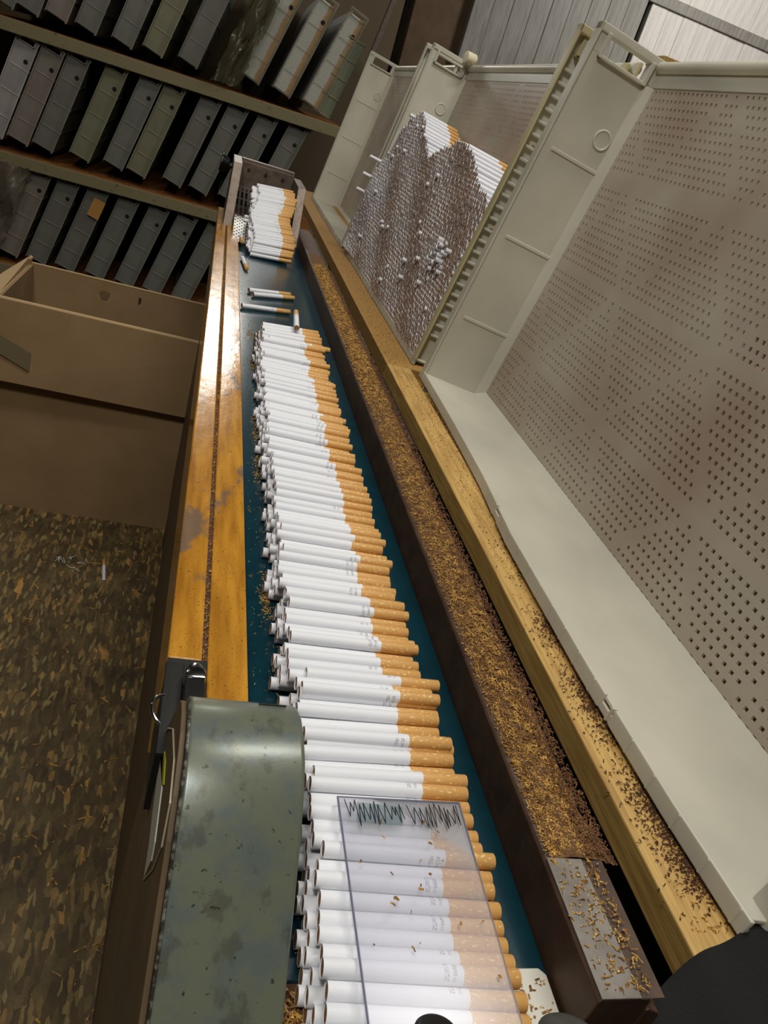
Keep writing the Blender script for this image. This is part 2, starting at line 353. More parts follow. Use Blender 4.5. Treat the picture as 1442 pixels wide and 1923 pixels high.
for y in (.40, 1.64):
    for x in (.05, .225):
        P(MB().box(x - .02, x + .02, y - .02, y + .02, FZ, -.09), 'leg', M['dark'], .002)

# hopper at the far end of the belt
hop = thing('feed_hopper', 'small open grey-brown metal hopper at far end of belt', 'hopper', (.12, 1.9, 0))
def H(mb, name, m, bevel=.001, label=None, parent=hop):
    mb.v = [(x - .12, y - 1.9, z) for x, y, z in mb.v]
    o = mb.build(name, m, parent, bevel=bevel)
    if label: o['label'] = label
    return o
H(MB().prism([(1.80, .0), (1.84, .07), (1.88, .134), (2.05, .134), (2.05, .0)], 'x', .034, .054), 'side_cheek', M['grey_metal'])
H(MB().prism([(1.80, .0), (1.84, .06), (1.88, .121), (2.05, .121), (2.05, .0)], 'x', .186, .205), 'side_cheek', M['grey_metal'])
H(MB().box(.0545, .1855, 2.03, 2.05, .10, .134), 'cross_bar', M['grey_metal'])
H(MB().box(.0545, .1855, 2.02, 2.029, .0, .128), 'back_plate', M['grey_metal'])
for i in range(3):
    H(MB().tube((.075 + .042 * i, 2.0198, .112), (.075 + .042 * i, 2.017, .112), .0035, 12), 'screw', M['dark'], 0)
# perforated ramp with slots and round-ish holes
rp = MB()
x0, x1, y0, y1 = .0555, .1855, 1.66, 2.015
def rz(y): return .006 + (y - y0) * .19
nx, ny = 26, 40
for i in range(nx):
    for j in range(ny):
        ax, bx = x0 + (x1 - x0) * i / nx, x0 + (x1 - x0) * (i + 1) / nx
        ay, by = y0 + (y1 - y0) * j / ny, y0 + (y1 - y0) * (j + 1) / ny
        if j < 2 or j > ny - 3 or (i + j // 1) % 2 == 0 and j < 18:
            rp.add([(ax, ay, rz(ay)), (bx, ay, rz(ay)), (bx, by, rz(by)), (ax, by, rz(by))], [(0, 1, 2, 3)]); continue
        if j >= 18 and (i % 2 or j % 6 == 5):
            rp.add([(ax, ay, rz(ay)), (bx, ay, rz(ay)), (bx, by, rz(by)), (ax, by, rz(by))], [(0, 1, 2, 3)]); continue
        if j >= 18: continue
        m = .18
        cx0, cx1, cy0, cy1 = ax + (bx - ax) * m, bx - (bx - ax) * m, ay + (by - ay) * m, by - (by - ay) * m
        V = [(ax, ay), (bx, ay), (bx, by), (ax, by), (cx0, cy0), (cx1, cy0), (cx1, cy1), (cx0, cy1)]
        rp.add([(a, b, rz(b)) for a, b in V], [(0, 1, 5, 4), (1, 2, 6, 5), (2, 3, 7, 6), (3, 0, 4, 7)])
H(rp, 'perforated_ramp', M['steel'], 0)
kb = H(MB().tube((.034, 1.93, .118), (.022, 1.93, .118), .006, 14), 'knob_shaft', M['black'])
H(MB().tube((.026, 1.93, .118), (.006, 1.93, .120), .013, 20, .021), 'knob', M['black'], .003, 'black plastic knob')

# ------------------------------------------------------------------ green belt guard, strap, ring
gd = thing('belt_guard', 'scuffed green-grey metal guard with rounded nose, bottom left', 'machine guard', (.05, .2, 0))
prof = [(.262, .046), (.2615, .056), (.258, .0645), (.250, .0715), (.240, .0755), (.228, .0765), (.216, .0745), (.203, .068), (.190, .0585), (.176, .045), (.160, .030), (.145, .016), (.120, -.008), (.09, -.04), (.05, -.09), (.05, -.30), (.16, -.30), (.16, .0016), (.255, .0016)]
def G(mb, name, m, bevel=0, label=None, seg=2, sm=False):
    mb.v = [(x - .05, y - .2, z) for x, y, z in mb.v]
    o = mb.build(name, m, gd, bevel=bevel, seg=seg)
    if sm: auto_smooth(o.data, .7)
    if label: o['label'] = label
    return o
G(MB().prism(prof, 'x', .0272, .0765), 'shell', M['green'], .0022, None, 3, True)
sidep = [(y, z - .003) for y, z in prof[2:14]] + [(.07, -.10), (.12, -.45), (.33, -.45), (.46, -.42), (.43, -.32), (.40, -.2), (.345, -.06), (.285, .02), (.268, .045)]
G(MB().prism(sidep, 'x', .0245, .0270), 'side_panel', mat('brown_panel_board', (104, 84, 56), .6, col2=(84, 68, 46), scale=14), .0005, 'brown side panel')
G(MB().box(.058, .0705, .2490, .2497, .0700, .0724), 'scratch', M['dark'])
G(sweep(MB(), [(.0276, y, z) for y, z in prof[3:14]], .0007, 6), 'worn_edge', mat('chipped_dark_edge', (46, 42, 36), .5, col2=(116, 114, 104), scale=220, lo=.45, hi=.6), 0, 'chipped dark corner edge')
# oval sticker on the side panel: pale ring, white flash with a yellow edge
ring = sweep(MB(), [(.0241, y, z) for y, z in [(0.2976, -0.009), (0.281, 0.0199), (0.2539, 0.0475), (0.2212, 0.0642), (0.2012, 0.0628), (0.195, 0.0455), (0.2055, 0.0166), (0.2338, -0.0325)]], .00042, 6)
G(ring, 'sticker_ring', mat('sticker_pale_ring', (196, 184, 160), .5), 0, 'pale oval outline')
G(MB().prism([(0.2789, 0.009), (0.2809, -0.0029), (0.2776, -0.0129), (0.2609, -0.0189), (0.2438, -0.0195), (0.2326, -0.0288), (0.2187, 0.0033), (0.2218, 0.0117), (0.2336, 0.0157), (0.2461, 0.0198)], 'x', .0238, .0244), 'sticker_flash', mat('sticker_white', (190, 188, 176), .5), 0, 'white flash')
G(MB().prism([(0.2789, 0.009), (0.2578, 0.023), (0.2397, 0.0274), (0.2461, 0.0198), (0.2809, -0.0029)], 'x', .0238, .0244), 'sticker_edge', mat('sticker_yellow', (176, 170, 48), .5), 0, 'yellow edge')
st = thing('strap_handle', 'black strap handle with chrome tip behind the green guard', 'handle', (.034, .3, .02))
def S2(mb, name, m, bevel=0, label=None):
    mb.v = [(x - .034, y - .3, z - .02) for x, y, z in mb.v]
    o = mb.build(name, m, st, bevel=bevel); auto_smooth(o.data)
    if label: o['label'] = label
    return o
S2(MB().prism([(.0305, .24), (.0405, .24), (.0415, .312), (.0405, .322), (.0375, .327), (.0335, .327), (.031, .322), (.0300, .312)], 'z', .0135, .022), 'strap', M['black'], .0015)
S2(MB().prism([(.0298, .317), (.0418, .317), (.0413, .324), (.038, .3295), (.0333, .3295), (.0303, .324)], 'z', .0125, .0228), 'tip', M['chrome'], .0015, 'chrome tip')
S2(MB().box(.0198, .0300, .27, .338, .011, .014), 'base_plate', M['dark'], .001)
rg = MB(); pts = [(.0235 - .0085 * math.sin(t), .300 + .011 * math.cos(t), .012 + .004 * math.sin(t)) for t in [PI * i / 14 for i in range(15)]]
sweep(rg, pts, .0011, 8)
o = rg.build('wire_ring', M['chrome'], smooth=True); tag(o, 'bent chrome wire ring sticking out beside the strap handle', 'ring')

# ------------------------------------------------------------------ cigarettes
def cig_meshes(n):
    R = .00392
    ang = [2 * PI * i / n for i in range(n)]
    def ringv(x, r): return [(x, r * math.cos(t), r * math.sin(t)) for t in ang]
    def lathe(prof, cap0=False, cap1=False):
        mb = MB(); V = []; F = []
        for x, r in prof: V += ringv(x, r)
        for k in range(len(prof) - 1):
            F += [(k * n + i, (k + 1) * n + i, (k + 1) * n + (i + 1) % n, k * n + (i + 1) % n) for i in range(n)]
        if cap0: F.append(tuple(range(n)))
        if cap1: F.append(tuple(range((len(prof) - 1) * n, len(prof) * n)))
        mb.add(V, F); return mb
    body = lathe([(.0012, R - .0002), (0, R - .0002), (0, R), (.0588, R)]).mesh('paper_tube'); body.materials.append(M['paper'])
    fil = lathe([(.0585, R + .00005), (.0838, R + .00005), (.084, R - .0002), (.084, 0.0006)], False, True).mesh('filter'); fil.materials.append(M['filter'])
    plug = lathe([(.0007, R - .0003), (.0004, R * .5), (.0007, .0002)], False, False).mesh('tobacco_plug'); plug.materials.append(M['plug'])
    for m in (body, fil, plug): auto_smooth(m, .9)
    return body, fil, plug
HI = cig_meshes(20); LO = cig_meshes(10)
NC = [0]
def cig(left, yaw=0, tilt=0, label='', group=None, lod=HI, roll=None, parts=True):
    """left = centre of the tobacco end; yaw about Z, tilt raises the filter end."""
    o = empty('cigarette', left); NC[0] += 1
    roll = random.uniform(-PI, PI) if roll is None else roll
    o.rotation_mode = 'QUATERNION'
    from mathutils import Quaternion
    o.rotation_quaternion = Quaternion((0, 0, 1), yaw) @ Quaternion((0, 1, 0), -tilt) @ Quaternion((1, 0, 0), roll)
    tag(o, label, 'cigarette', group)
    for nm, me in zip(('paper_tube', 'filter', 'tobacco_plug'), lod): obj(nm, me, None, o)
    return o
class CigStuff:
    def __init__(s): s.b = MB(); s.f = MB(); s.p = MB()
    def add(s, left, d, n=8, R=.0039):
        left = Vector(left); d = Vector(d).normalized(); a = d.orthogonal().normalized(); b = d.cross(a)
        def rg(t, r): return [left + d * t + (a * math.cos(2 * PI * i / n) + b * math.sin(2 * PI * i / n)) * r for i in range(n)]
        side = [(i, (i + 1) % n, n + (i + 1) % n, n + i) for i in range(n)]
        s.b.add(rg(0, R) + rg(.0587, R), side); s.f.add(rg(.0587, R) + rg(.084, R), side + [tuple(range(n, 2 * n))])
        s.b.add(rg(0, R) + rg(0, R * .93), side)
        s.p.add(rg(0.0001, R * .93), [tuple(range(n))])
def interp(tab, y):
    if y <= tab[0][0]: return tab[0][1]
    for (a, u), (b, v) in zip(tab[:-1], tab[1:]):
        if y <= b: return u + (v - u) * (y - a) / (b - a)
    return tab[-1][1]
PITCH = .0080
yawt = [(.12, -5), (.17, -3.5), (.21, -2), (.27, 1), (.33, .5), (.42, .3), (.55, -1), (.75, -2.5), (.86, 0), (.94, 5), (1.0, 11), (1.05, 17)]
lt = [(.12, .0885), (.17, .091), (.21, .093), (.25, .0955), (.33, .091), (.42, .090), (.6, .090), (.75, .0895), (.9, .090), (1.05, .0955)]
special = {  # index by approx Y: (dx, dz)
}
TOP = 'white cigarette with speckled tan filter in the top layer of the long belt pile'
MID = 'white cigarette showing its tobacco end just under the top layer of the pile'
ZONES = [('white cigarette with speckled tan filter lying under the clear scribbled sheet', 'cigarettes under the clear sheet'),
         ('white cigarette with tan filter on top of the pile, beside the green guard', 'top layer cigarettes beside the green guard'),
         ('white cigarette with tan filter on top of the pile, just past the guard nose', 'top layer cigarettes past the guard nose'),
         ('white cigarette with tan filter on top, in the middle stretch of the pile', 'top layer cigarettes in the middle of the belt pile'),
         ('white cigarette with tan filter on top, toward the far end of the pile', 'top layer cigarettes at the far end of the belt pile')]
stuff = CigStuff()
rows = []; y = .112; z2 = .0205; off = 0; rp_ = random.Random(21)
while y < 1.047:
    rows.append((y, off, z2))
    for _ in range(20):
        dz = rp_.choice([-1, 1, -1, 1, -.55]) * rp_.uniform(.0005, .0056)
        if .0172 < z2 + dz < .0246: break
    else: dz = -dz * .3
    z2 = min(.0246, max(.0172, z2 + dz)); y += math.sqrt(max(.0000302, .0080 ** 2 - dz ** 2))
    off = off * .45 + rp_.uniform(-.0022, .0022) + (z2 - .0207) * .2
for i, (y, off, z2) in enumerate(rows):
    yaw = math.radians(interp(yawt, y) + random.uniform(-.4, .4)); lx = interp(lt, y) + off + random.uniform(-.0010, .0010)
    if any(abs(y - yy) < .0035 for yy in (.236,)): pass
    lod = HI if y < .7 else LO
    zl, zg = ZONES[0 if y < .232 else 1 if y < .32 else 2 if y < .55 else 3 if y < .85 else 4]
    cig((lx, y - .042 * math.sin(yaw), z2), yaw, 0, zl, zg, lod)
    # middle and bottom layers
    if i % 6 == 5 and y > .2: continue
    z2 = .0178
    lm = lx - random.uniform(.001, .0045); yy = y - PITCH / 2
    if y < .52: cig((lm, yy - .042 * math.sin(yaw), z2 - .0069), yaw + random.uniform(-.01, .01), 0, MID, 'cigarettes under the top layer of the belt pile', HI)
    else: stuff.add((lm, yy - .042 * math.sin(yaw), z2 - .0069), (math.cos(yaw), math.sin(yaw), 0))
    lb = lx - random.uniform(.002, .007)
    stuff.add((lb, y - .042 * math.sin(yaw), max(.0042, z2 - .0138)), (math.cos(yaw), math.sin(yaw), 0), 12)
def emit(st, cat_label, prefix):
    r = tag(empty(prefix), cat_label, 'cigarettes', None, 'stuff')
    for nm, mb, m in (('paper_tube', st.b, M['paper']), ('filter', st.f, M['filter']), ('tobacco_plug', st.p, M['plug'])):
        o = mb.build(nm, m, r); auto_smooth(o.data, .9); o['kind'] = 'stuff'
    return r
# cigarettes lying proud on the pile, each told apart
for (lx, ly, yaw, lab) in ((.0985, .3295, .8, 'white cigarette sticking out rightwards on top of the belt pile, farther of two proud ones'),
                           (.0945, .3156, .3, 'white cigarette proud on the pile just nearer than the one that sticks out most'),
                           (.0965, .2575, .4, 'white cigarette proud on the belt pile just beyond the clear sheet, beside the green guard'),
                           (.0905, .4039, 1.5, 'white cigarette raised on the pile well beyond the chrome strap tip'),
                           (.0925, .2800, .6, 'white cigarette proud on the pile level with the middle of the guard nose'),
                           ):
    yy = ly; a = math.radians(yaw)
    z = max([r[2] for r in rows if abs(r[0] - yy) < .006]) + .0035
    cig((lx, yy, z), a, 0, lab)
# loose cigarettes
def loose(p, q, label, z=.0042, tilt=0):
    p, q = Vector((*p, z)), Vector((*q, z)); d = q - p; c = (p + q) / 2; u = d.normalized()
    cig(c - u * .042, math.atan2(u.y, u.x), tilt, label, None, HI)
loose((.096, 1.262), (.158, 1.300), 'loose white cigarette on the belt, nearer one of a touching pair')
loose((.090, 1.283), (.152, 1.318), 'loose white cigarette on the belt, farther one of a touching pair')
loose((.073, 1.172), (.148, 1.203), 'single white cigarette lying alone across the teal belt')
loose((.0765, 1.515), (.083, 1.44), 'white cigarette lying askew by the wooden rail near the hopper', .0045)
loose((.0735, 1.72), (.0745, 1.64), 'white cigarette lying along the wooden rail below the perforated ramp', .0125)
z_ = rows[-2][2] + .0095
loose((.1405, 1.018), (.1455, 1.10), 'cigarette lying lengthwise across the far end of the belt pile, tobacco end forward', z_)
cig((.1015, .968, rows[-9][2] + .0035), .10, 0, 'cigarette slid far right so its filter overhangs the far belt pile', None)
cig((-.083, 1.442, FZ + .0045), math.radians(98), 0, 'lone cigarette lying on the chipboard floor in front of the box')
# heap in front of the hopper
HC = 'white cigarette with tan filter in the sloping heap at the hopper mouth'
nrow = 40
for i in range(nrow):
    t = i / (nrow - 1)
    y = 1.575 + .29 * t; z = .0042 + .0075 * min(1, t * 9) + .088 * t ** .9
    y += random.uniform(-.001, .001)
    cig((.090 + random.uniform(-.0022, .0022) + .006 * math.sin(9 * t + .4) + .004 * t, y, z + random.uniform(0, .002)), math.radians(random.uniform(3, 7)), math.radians(3.5 + random.uniform(-1, 1)), HC, 'cigarettes heaped at the hopper mouth', LO)
    for kk in range(1, 6):
        if z - kk * .007 > max(.005, rz(max(y, y0)) + .003 if y > y0 else .004):
            stuff.add((.088 + random.uniform(-.006, .004), y + (kk % 2) * .004, z - kk * .007), (1, .09, .06))
for i, (x, y, z) in enumerate(((.074, 1.74, .036), (.072, 1.71, .033))):
    cig((x, y, z + .01), math.radians(4), math.radians(3), ['upper', 'lower'][i] + ' of two cigarettes jutting left over the perforated ramp')
emit(stuff, 'lower layers of cigarettes hidden inside the piles on the belt', 'buried_cigarettes')

# clear sheet resting on the near end of the pile
def glass_mat():
    m, nt, b = newmat('clear_acrylic'); L = nt.links
    tr = nt.nodes.new('ShaderNodeBsdfTransparent'); tr.inputs[0].default_value = (.945, .945, .965, 1)
    gl = nt.nodes.new('ShaderNodeBsdfGlossy'); gl.inputs['Roughness'].default_value = .22
    df = nt.nodes.new('ShaderNodeBsdfDiffuse'); df.inputs[0].default_value = (.62, .62, .7, 1)
    f = nt.nodes.new('ShaderNodeFresnel'); f.inputs[0].default_value = 1.45
    m1 = nt.nodes.new('ShaderNodeMixShader'); m1.inputs[0].default_value = .08; L.new(tr.outputs[0], m1.inputs[1]); L.new(df.outputs[0], m1.inputs[2])
    m2 = nt.nodes.new('ShaderNodeMixShader'); L.new(f.outputs[0], m2.inputs[0]); L.new(m1.outputs[0], m2.inputs[1]); L.new(gl.outputs[0], m2.inputs[2])
    L.new(m2.outputs[0], nt.nodes['Material Output'].inputs[0]); return m
zs = .0292
sh = thing('clear_sheet', 'clear plastic sheet with black scribble lying on the nearest cigarettes', 'plastic sheet', (.139, .18, zs))
poly = [(.1047, .2370), (.1685, .2377), (.1660, .118), (.1041, .118)]
poly = [(a - .139, b - .18) for a, b in poly]
MB().prism(poly, 'z', 0, .0010).build('sheet', glass_mat(), sh)
edge = MB()
for a, b in ((poly[3], poly[0]), (poly[0], poly[1]), (poly[1], poly[2])): edge.tube((*a, .0005), (*b, .0005), .00055 if a == poly[3] else .0003, 6)
edge.build('edge', mat('bluish_sheet_edge', (112, 112, 134), .2), sh)['label'] = 'bluish polished edge'
sc = MB(); rnd = random.Random(3)
xx = -.0315; up = 1; pts = []
while xx < .0265:
    yy = .0560 - (rnd.uniform(0, .004) if up > 0 else rnd.uniform(.0075, .0155))
    pts.append((xx, yy, .00135))
    if -.0035 < xx < -.0022: sc.path(pts, .00022, 5); pts = []; xx += .0014
    xx += rnd.uniform(.0010, .0026) if up > 0 else rnd.uniform(.0001, .0014); up = -up
sc.path(pts, .00022, 5)
sc.build('scribble', mat('black_ink', (20, 20, 28), .5), sh)['label'] = 'black zigzag pen scribble'
MB().prism([(-.027, .043), (-.004, .042), (-.002, .053), (-.025, .054)], 'z', .00102, .00106).build('ink_smear', plastic_mat('blue_ink_smear', (130, 165, 185), .3, .5, .75), sh)['label'] = 'faint blue ink smear'

# ------------------------------------------------------------------ beam, chipboard shelf, trays
A = math.radians(9)
bm_ = thing('pine_beam', 'pale pine beam strewn with tobacco under the big near tray', 'beam', (.30, .6, -.011))
MB().box(-.0085, .03, .172 - .6, .465, -.011, .011).build('beam_body', M['pine'], bm_, bevel=.0012)
MB().box(.0302, .165, .172 - .6, .465, -.034, -.019).build('support_board', M['pine'], bm_, bevel=.001)
cb = tag(MB().box(.2915, .47, 1.066, 3.05, -.024, -.0005).build('chipboard_ledge', M['chipboard'], bevel=.001), 'chipboard ledge carrying the farther trays beyond the pine beam', 'board')
for (ya, yb) in ((2.06, 1.86), (1.80, 1.50), (1.32, 1.20)):
    o = MB().box(.2925, .31, yb, ya, -.037, -.0245).build('plastic_shim', mat('pale_shim', (186, 190, 170), .5) if 'pale_shim' not in bpy.data.materials else bpy.data.materials['pale_shim'], bevel=.001)
    tag(o, {2.06: 'pale plastic strip under the chipboard ledge, farthest of three', 1.8: 'pale plastic strip under the chipboard ledge, middle of three', 1.32: 'pale plastic strip under the chipboard ledge, nearest of three'}[ya], 'strip')

LU, DD, HH = .855, .105, .496
def perforated():
    mb = MB(); pu, ph = .0099, .0095; T0, T1 = .0985, .1010
    u0, h0 = .012, .016; nu, nh = int((LU - .024) / pu), int((.470 - h0) / ph)
    V = []; F = []
    idx = {}
    def gv(i, j, s):
        if (i, j, s) not in idx:
            idx[(i, j, s)] = len(V); V.append((u0 + i * pu, (T0, T1)[s], h0 + j * ph))
        return idx[(i, j, s)]
    bands = [.107, .228, .348]
    def solid(u, h):
        if any(abs(h - b) < .0062 for b in bands): return True
        for sgn in (1, -1):
            for k in range(-6, 12):
                # through node (.11+.21k, .348)
                uu = .11 + .21 * k + sgn * (.348 - h) * .88
                if abs(u - uu) < .0065: return True
        return False
    for i in range(nu):
        for j in range(nh):
            q = [gv(i, j, 0), gv(i + 1, j, 0), gv(i + 1, j + 1, 0), gv(i, j + 1, 0)]
            r = [gv(i, j, 1), gv(i + 1, j, 1), gv(i + 1, j + 1, 1), gv(i, j + 1, 1)]
            cu, ch = u0 + (i + .5) * pu, h0 + (j + .5) * ph
            if solid(cu, ch): F.append(tuple(q)); F.append(tuple(reversed(r))); continue
            a, b = .0021, .0020; n = len(V)
            for s in (0, 1):
                t = (T0, T1)[s]
                V.extend([(cu - a, t, ch - b), (cu + a, t, ch - b), (cu + a, t, ch + b), (cu - a, t, ch + b)])
            c = [n, n + 1, n + 2, n + 3]; d = [n + 4, n + 5, n + 6, n + 7]
            for e in range(4):
                g = (e + 1) % 4
                F.append((q[e], q[g], c[g], c[e])); F.append((r[g], r[e], d[e], d[g])); F.append((c[e], c[g], d[g], d[e]))
    mb.v = V; mb.f = F; me = bpy.data.meshes.new('perforated_wall'); me.from_pydata(V, [], F); me.update()
    return me, (u0 + nu * pu, h0 + nh * ph, u0, h0)
perf, (pu1, ph1, pu0, ph0) = perforated()
def tray_parts(wall, perfm, cream=None):
    """local frame: x = along the tray (u), y = depth (d), z = height (h)"""
    T = []
    def add(name, mb, m, bevel=.0008, sm=False):
        me = mb.mesh(name, bevel)
        if sm: auto_smooth(me)
        me.materials.append(m); T.append((name, me))
    pm = perf.copy(); pm.materials.append(perfm); T.append(('perforated_wall', pm))
    fr = MB(); fr.box(.003, LU - .003, .0975, .1020, ph1, HH - .012); fr.box(.003, LU - .003, .0975, .1020, .004, ph0)
    fr.box(.003, pu0, .0975, .102, ph0, ph1); fr.box(pu1, LU - .003, .0975, .102, ph0, ph1)
    fr.add([(.0145, .088, .012), (.0145, .088, .462), (.028, .0985, .462), (.028, .0985, .012)], [(0, 1, 2, 3)])
    fr.add([(LU - .0145, .088, .012), (LU - .0145, .088, .462), (LU - .028, .0985, .462), (LU - .028, .0985, .012)], [(3, 2, 1, 0)])
    fr.add([(.015, .088, .0104), (.015, .0985, .022), (LU - .015, .0985, .022), (LU - .015, .088, .0104)], [(0, 1, 2, 3)])
    add('wall_border', fr, wall)
    rm = MB(); rm.tube((.004, .099, HH - .009), (LU - .004, .099, HH - .009), .0075, 14); add('top_rim', rm, wall, 0, True)
    for h in (.107, .228, .348): add('cross_rib', MB().box(pu0, pu1, .1008, .1045, h - .006, h + .006), wall)
    # floor wall and its front lip with small ribs and notches
    add('floor_wall', MB().box(.003, LU - .003, .002, .101, .0075, .0105), wall)
    lp = MB(); s = 0
    for nb in (.43, .70):
        lp.box(s, nb - .008, 0, .003, 0, .012); s = nb + .008
    lp.box(s, LU, 0, .003, 0, .012); lp.box(0, LU, .001, .0038, 0, .006)
    lp.box(0, LU, .095, .101, 0, .0075)
    add('front_lip', lp, wall)
    rb = MB(); q = .02
    while q < LU: rb.box(q, q + .0016, -.0006, .004, .0005, .0112); q += .0285
    add('lip_ribs', rb, wall, 0)
    for e, s in ((0, 1), (LU, -1)):
        w = cream if (cream and s == -1) else wall
        def B(mb, a, b, *r): return mb.box(min(e + s * a, e + s * b), max(e + s * a, e + s * b), *r)
        pl = MB(); B(pl, .012, .015, .001, .0985, .003, .464); B(pl, .012, .015, .001, .018, .464, .488); B(pl, .012, .015, .084, .0985, .464, .488)
        add('end_wall', pl, wall)
        fl = MB(); B(fl, 0, .017, 0, .0035, .002, HH); B(fl, 0, .017, 0, .04 if (cream and s == -1) else .1035, .486, HH); B(fl, 0, .012, .0985, .103, .004, HH)
        add('flange', fl, w, .0012)
        sl = MB(); B(sl, .004, .020, .013, .089, .4600, .4640); B(sl, .004, .020, .013, .0185, .4600, .488); B(sl, .004, .020, .0835, .089, .4600, .488)
        add('handle_frame', sl, w)
        rg = MB(); N = 20
        for dx in (0,):
            c0 = [(e + s * .0105, .074 + .0115 * math.cos(2 * PI * i / N), .385 + .0115 * math.sin(2 * PI * i / N)) for i in range(N + 1)]
            sweep(rg, c0, .0017, 8)
            c0 = [(e + s * .0155, .074 + .0115 * math.cos(2 * PI * i / N), .385 + .0115 * math.sin(2 * PI * i / N)) for i in range(N + 1)]
            sweep(rg, c0, .0016, 8); rg.tube((e + s * .0110, .074, .385), (e + s * .0160, .074, .385), .0100, 20)
        add('round_boss', rg, w, 0, True)
        for h in (.107, .228, .348): rd = MB(); B(rd, .009, .0165, .016, .0985, h - .0022, h + .0022); add('ridge', rd, w, .0006)
        if s == -1 and cream:
            ld = MB(); B(ld, .005, .012, .028, .032, .035, .455); B(ld, .005, .012, .032, .098, .035, .039)
            h = .05
            while h < .45: B(ld, .006, .012, .006, .028, h, h + .004); h += .017
            add('outer_ladder', ld, wall)
    return T
def make_tray(label, parts, loc, rot, group=None):
    t = thing('cigarette_tray', label, 'tray', loc, rot, group)
    host = None
    for nm, me in parts:
        c = obj(nm, me, None, host if (host and nm in ('handle_frame', 'round_boss', 'ridge', 'outer_ladder', 'round_hole')) else t)
        if nm == 'end_wall': host = c
        if nm in ('lip_ribs', 'outer_ladder'): c['kind'] = 'stuff'
    return t
TP = tray_parts(M['tray'], M['tray_perf'])
TC = tray_parts(M['tray'], M['tray_perf'], M['tray_cream'])
BOW = [(0, 0), (.19, .004), (.35, .010), (.48, .022), (.67, .024), (.78, .021), (.855, .015)]
def bowed(parts):
    out = []
    for nm, me in parts:
        if nm in ('floor_wall', 'front_lip', 'lip_ribs'):
            bm = bmesh.new(); bm.from_mesh(me)
            if nm == 'lip_ribs': pass
            else:
                for cut in [.06 * k for k in range(1, 15)]:
                    bmesh.ops.bisect_plane(bm, geom=list(bm.verts) + list(bm.edges) + list(bm.faces), plane_co=(cut, 0, 0), plane_no=(1, 0, 0))
            for v in bm.verts:
                if v.co.y < .05: v.co.y -= interp(BOW, v.co.x)
            me = me.copy(); bm.to_mesh(me); bm.free()
        out.append((nm, me))
    return out
TP0 = bowed(TP)
def tray_matrix(far, lean=A):
    du = Vector((0, -1, 0)); dd = Vector((math.cos(lean), 0, -math.sin(lean))); dh = Vector((math.sin(lean), 0, math.cos(lean)))
    return Matrix(((du.x, dd.x, dh.x, far[0]), (du.y, dd.y, dh.y, far[1]), (du.z, dd.z, dh.z, far[2]), (0, 0, 0, 1)))
for label, far, tp in (('big empty milky plastic tray nearest the camera, perforated back wall', (.337, 1.041, .0006), TP0),
                       ('milky plastic tray loaded with the heap of cigarettes', (.337, 1.944, .0006), TC),
                       ('empty milky plastic tray beyond the loaded tray, farthest in the row', (.333, 2.835, .0006), TP)):
    t = make_tray(label, tp, (0, 0, 0), None); t.matrix_world = tray_matrix(far)

# heap of cigarettes inside the middle tray
hm = tray_matrix((.337, 1.944, .0006)); prof_h = [(.015, .19), (.05, .245), (.09, .305), (.13, .335), (.167, .357), (.2, .345), (.25, .335), (.3, .314), (.36, .288), (.40, .278), (.433, .291), (.5, .308), (.56, .322), (.60, .322), (.66, .306), (.72, .288), (.79, .265), (.84, .25)]
hs = CigStuff(); pr, ph = .00790, .00686; j = 0; h = .0148; ndirec = hm.to_3x3() @ Vector((0, 1, 0)); stick = []
rh = random.Random(11)
while h < .36:
    u = .0205 + (pr / 2 if j % 2 else 0)
    while u < LU - .021:
        if h < interp(prof_h, u) + rh.uniform(-.003, .003):
            off = -.003 + rh.uniform(-.0008, .0006) + .004 * math.sin(u * 23) * math.sin(h * 31)
            off -= max(0, .16 - u) * .10
            if .70 < u < .79 and .12 < h < .175 and rh.random() < .3: off -= rh.uniform(.004, .014)
            elif rh.random() < .005: off -= rh.uniform(.003, .009)
            p = hm @ Vector((u + rh.uniform(-.0008, .0008), max(off, -.0235) + .0035, h + rh.uniform(-.0008, .0008)))
            if off < -.0085 and u > .25 and len(stick) < 36: stick.append(p)
            else: hs.add(p, ndirec, 8, .0037)
        u += pr
    h += ph; j += 1
emit(hs, 'heap of hundreds of cigarettes, tobacco ends outward, filling the tray', 'heaped_cigarettes')
for p in stick:
    o = cig(p, 0, -A, 'short white stub of a cigarette poking out of the heap in the tray', 'cigarettes poking out of the heap in the tray', LO)
for p_ in ((.014, .0, .255), (.010, -.004, .215), (.012, .0, .178)):
    cig(hm @ Vector((.021, -.036, p_[2] - .03)), 0, -A, {.255: 'uppermost white cigarette jutting out left of the tray heap', .215: 'second white cigarette down jutting left of the tray heap', .178: 'third white cigarette down jutting left of the tray heap'}[p_[2]], None, LO)

# white roll behind the third tray and planks behind the near tray
o = MB().tube((.486, 1.905, .4840), (.510, 1.912, .4830), .012, 20).build('paper_roll', mat('cream_roll', (226, 216, 186), .7), bevel=.001); auto_smooth(o.data); tag(o, 'short cream roll lying on top behind the loaded tray', 'roll')

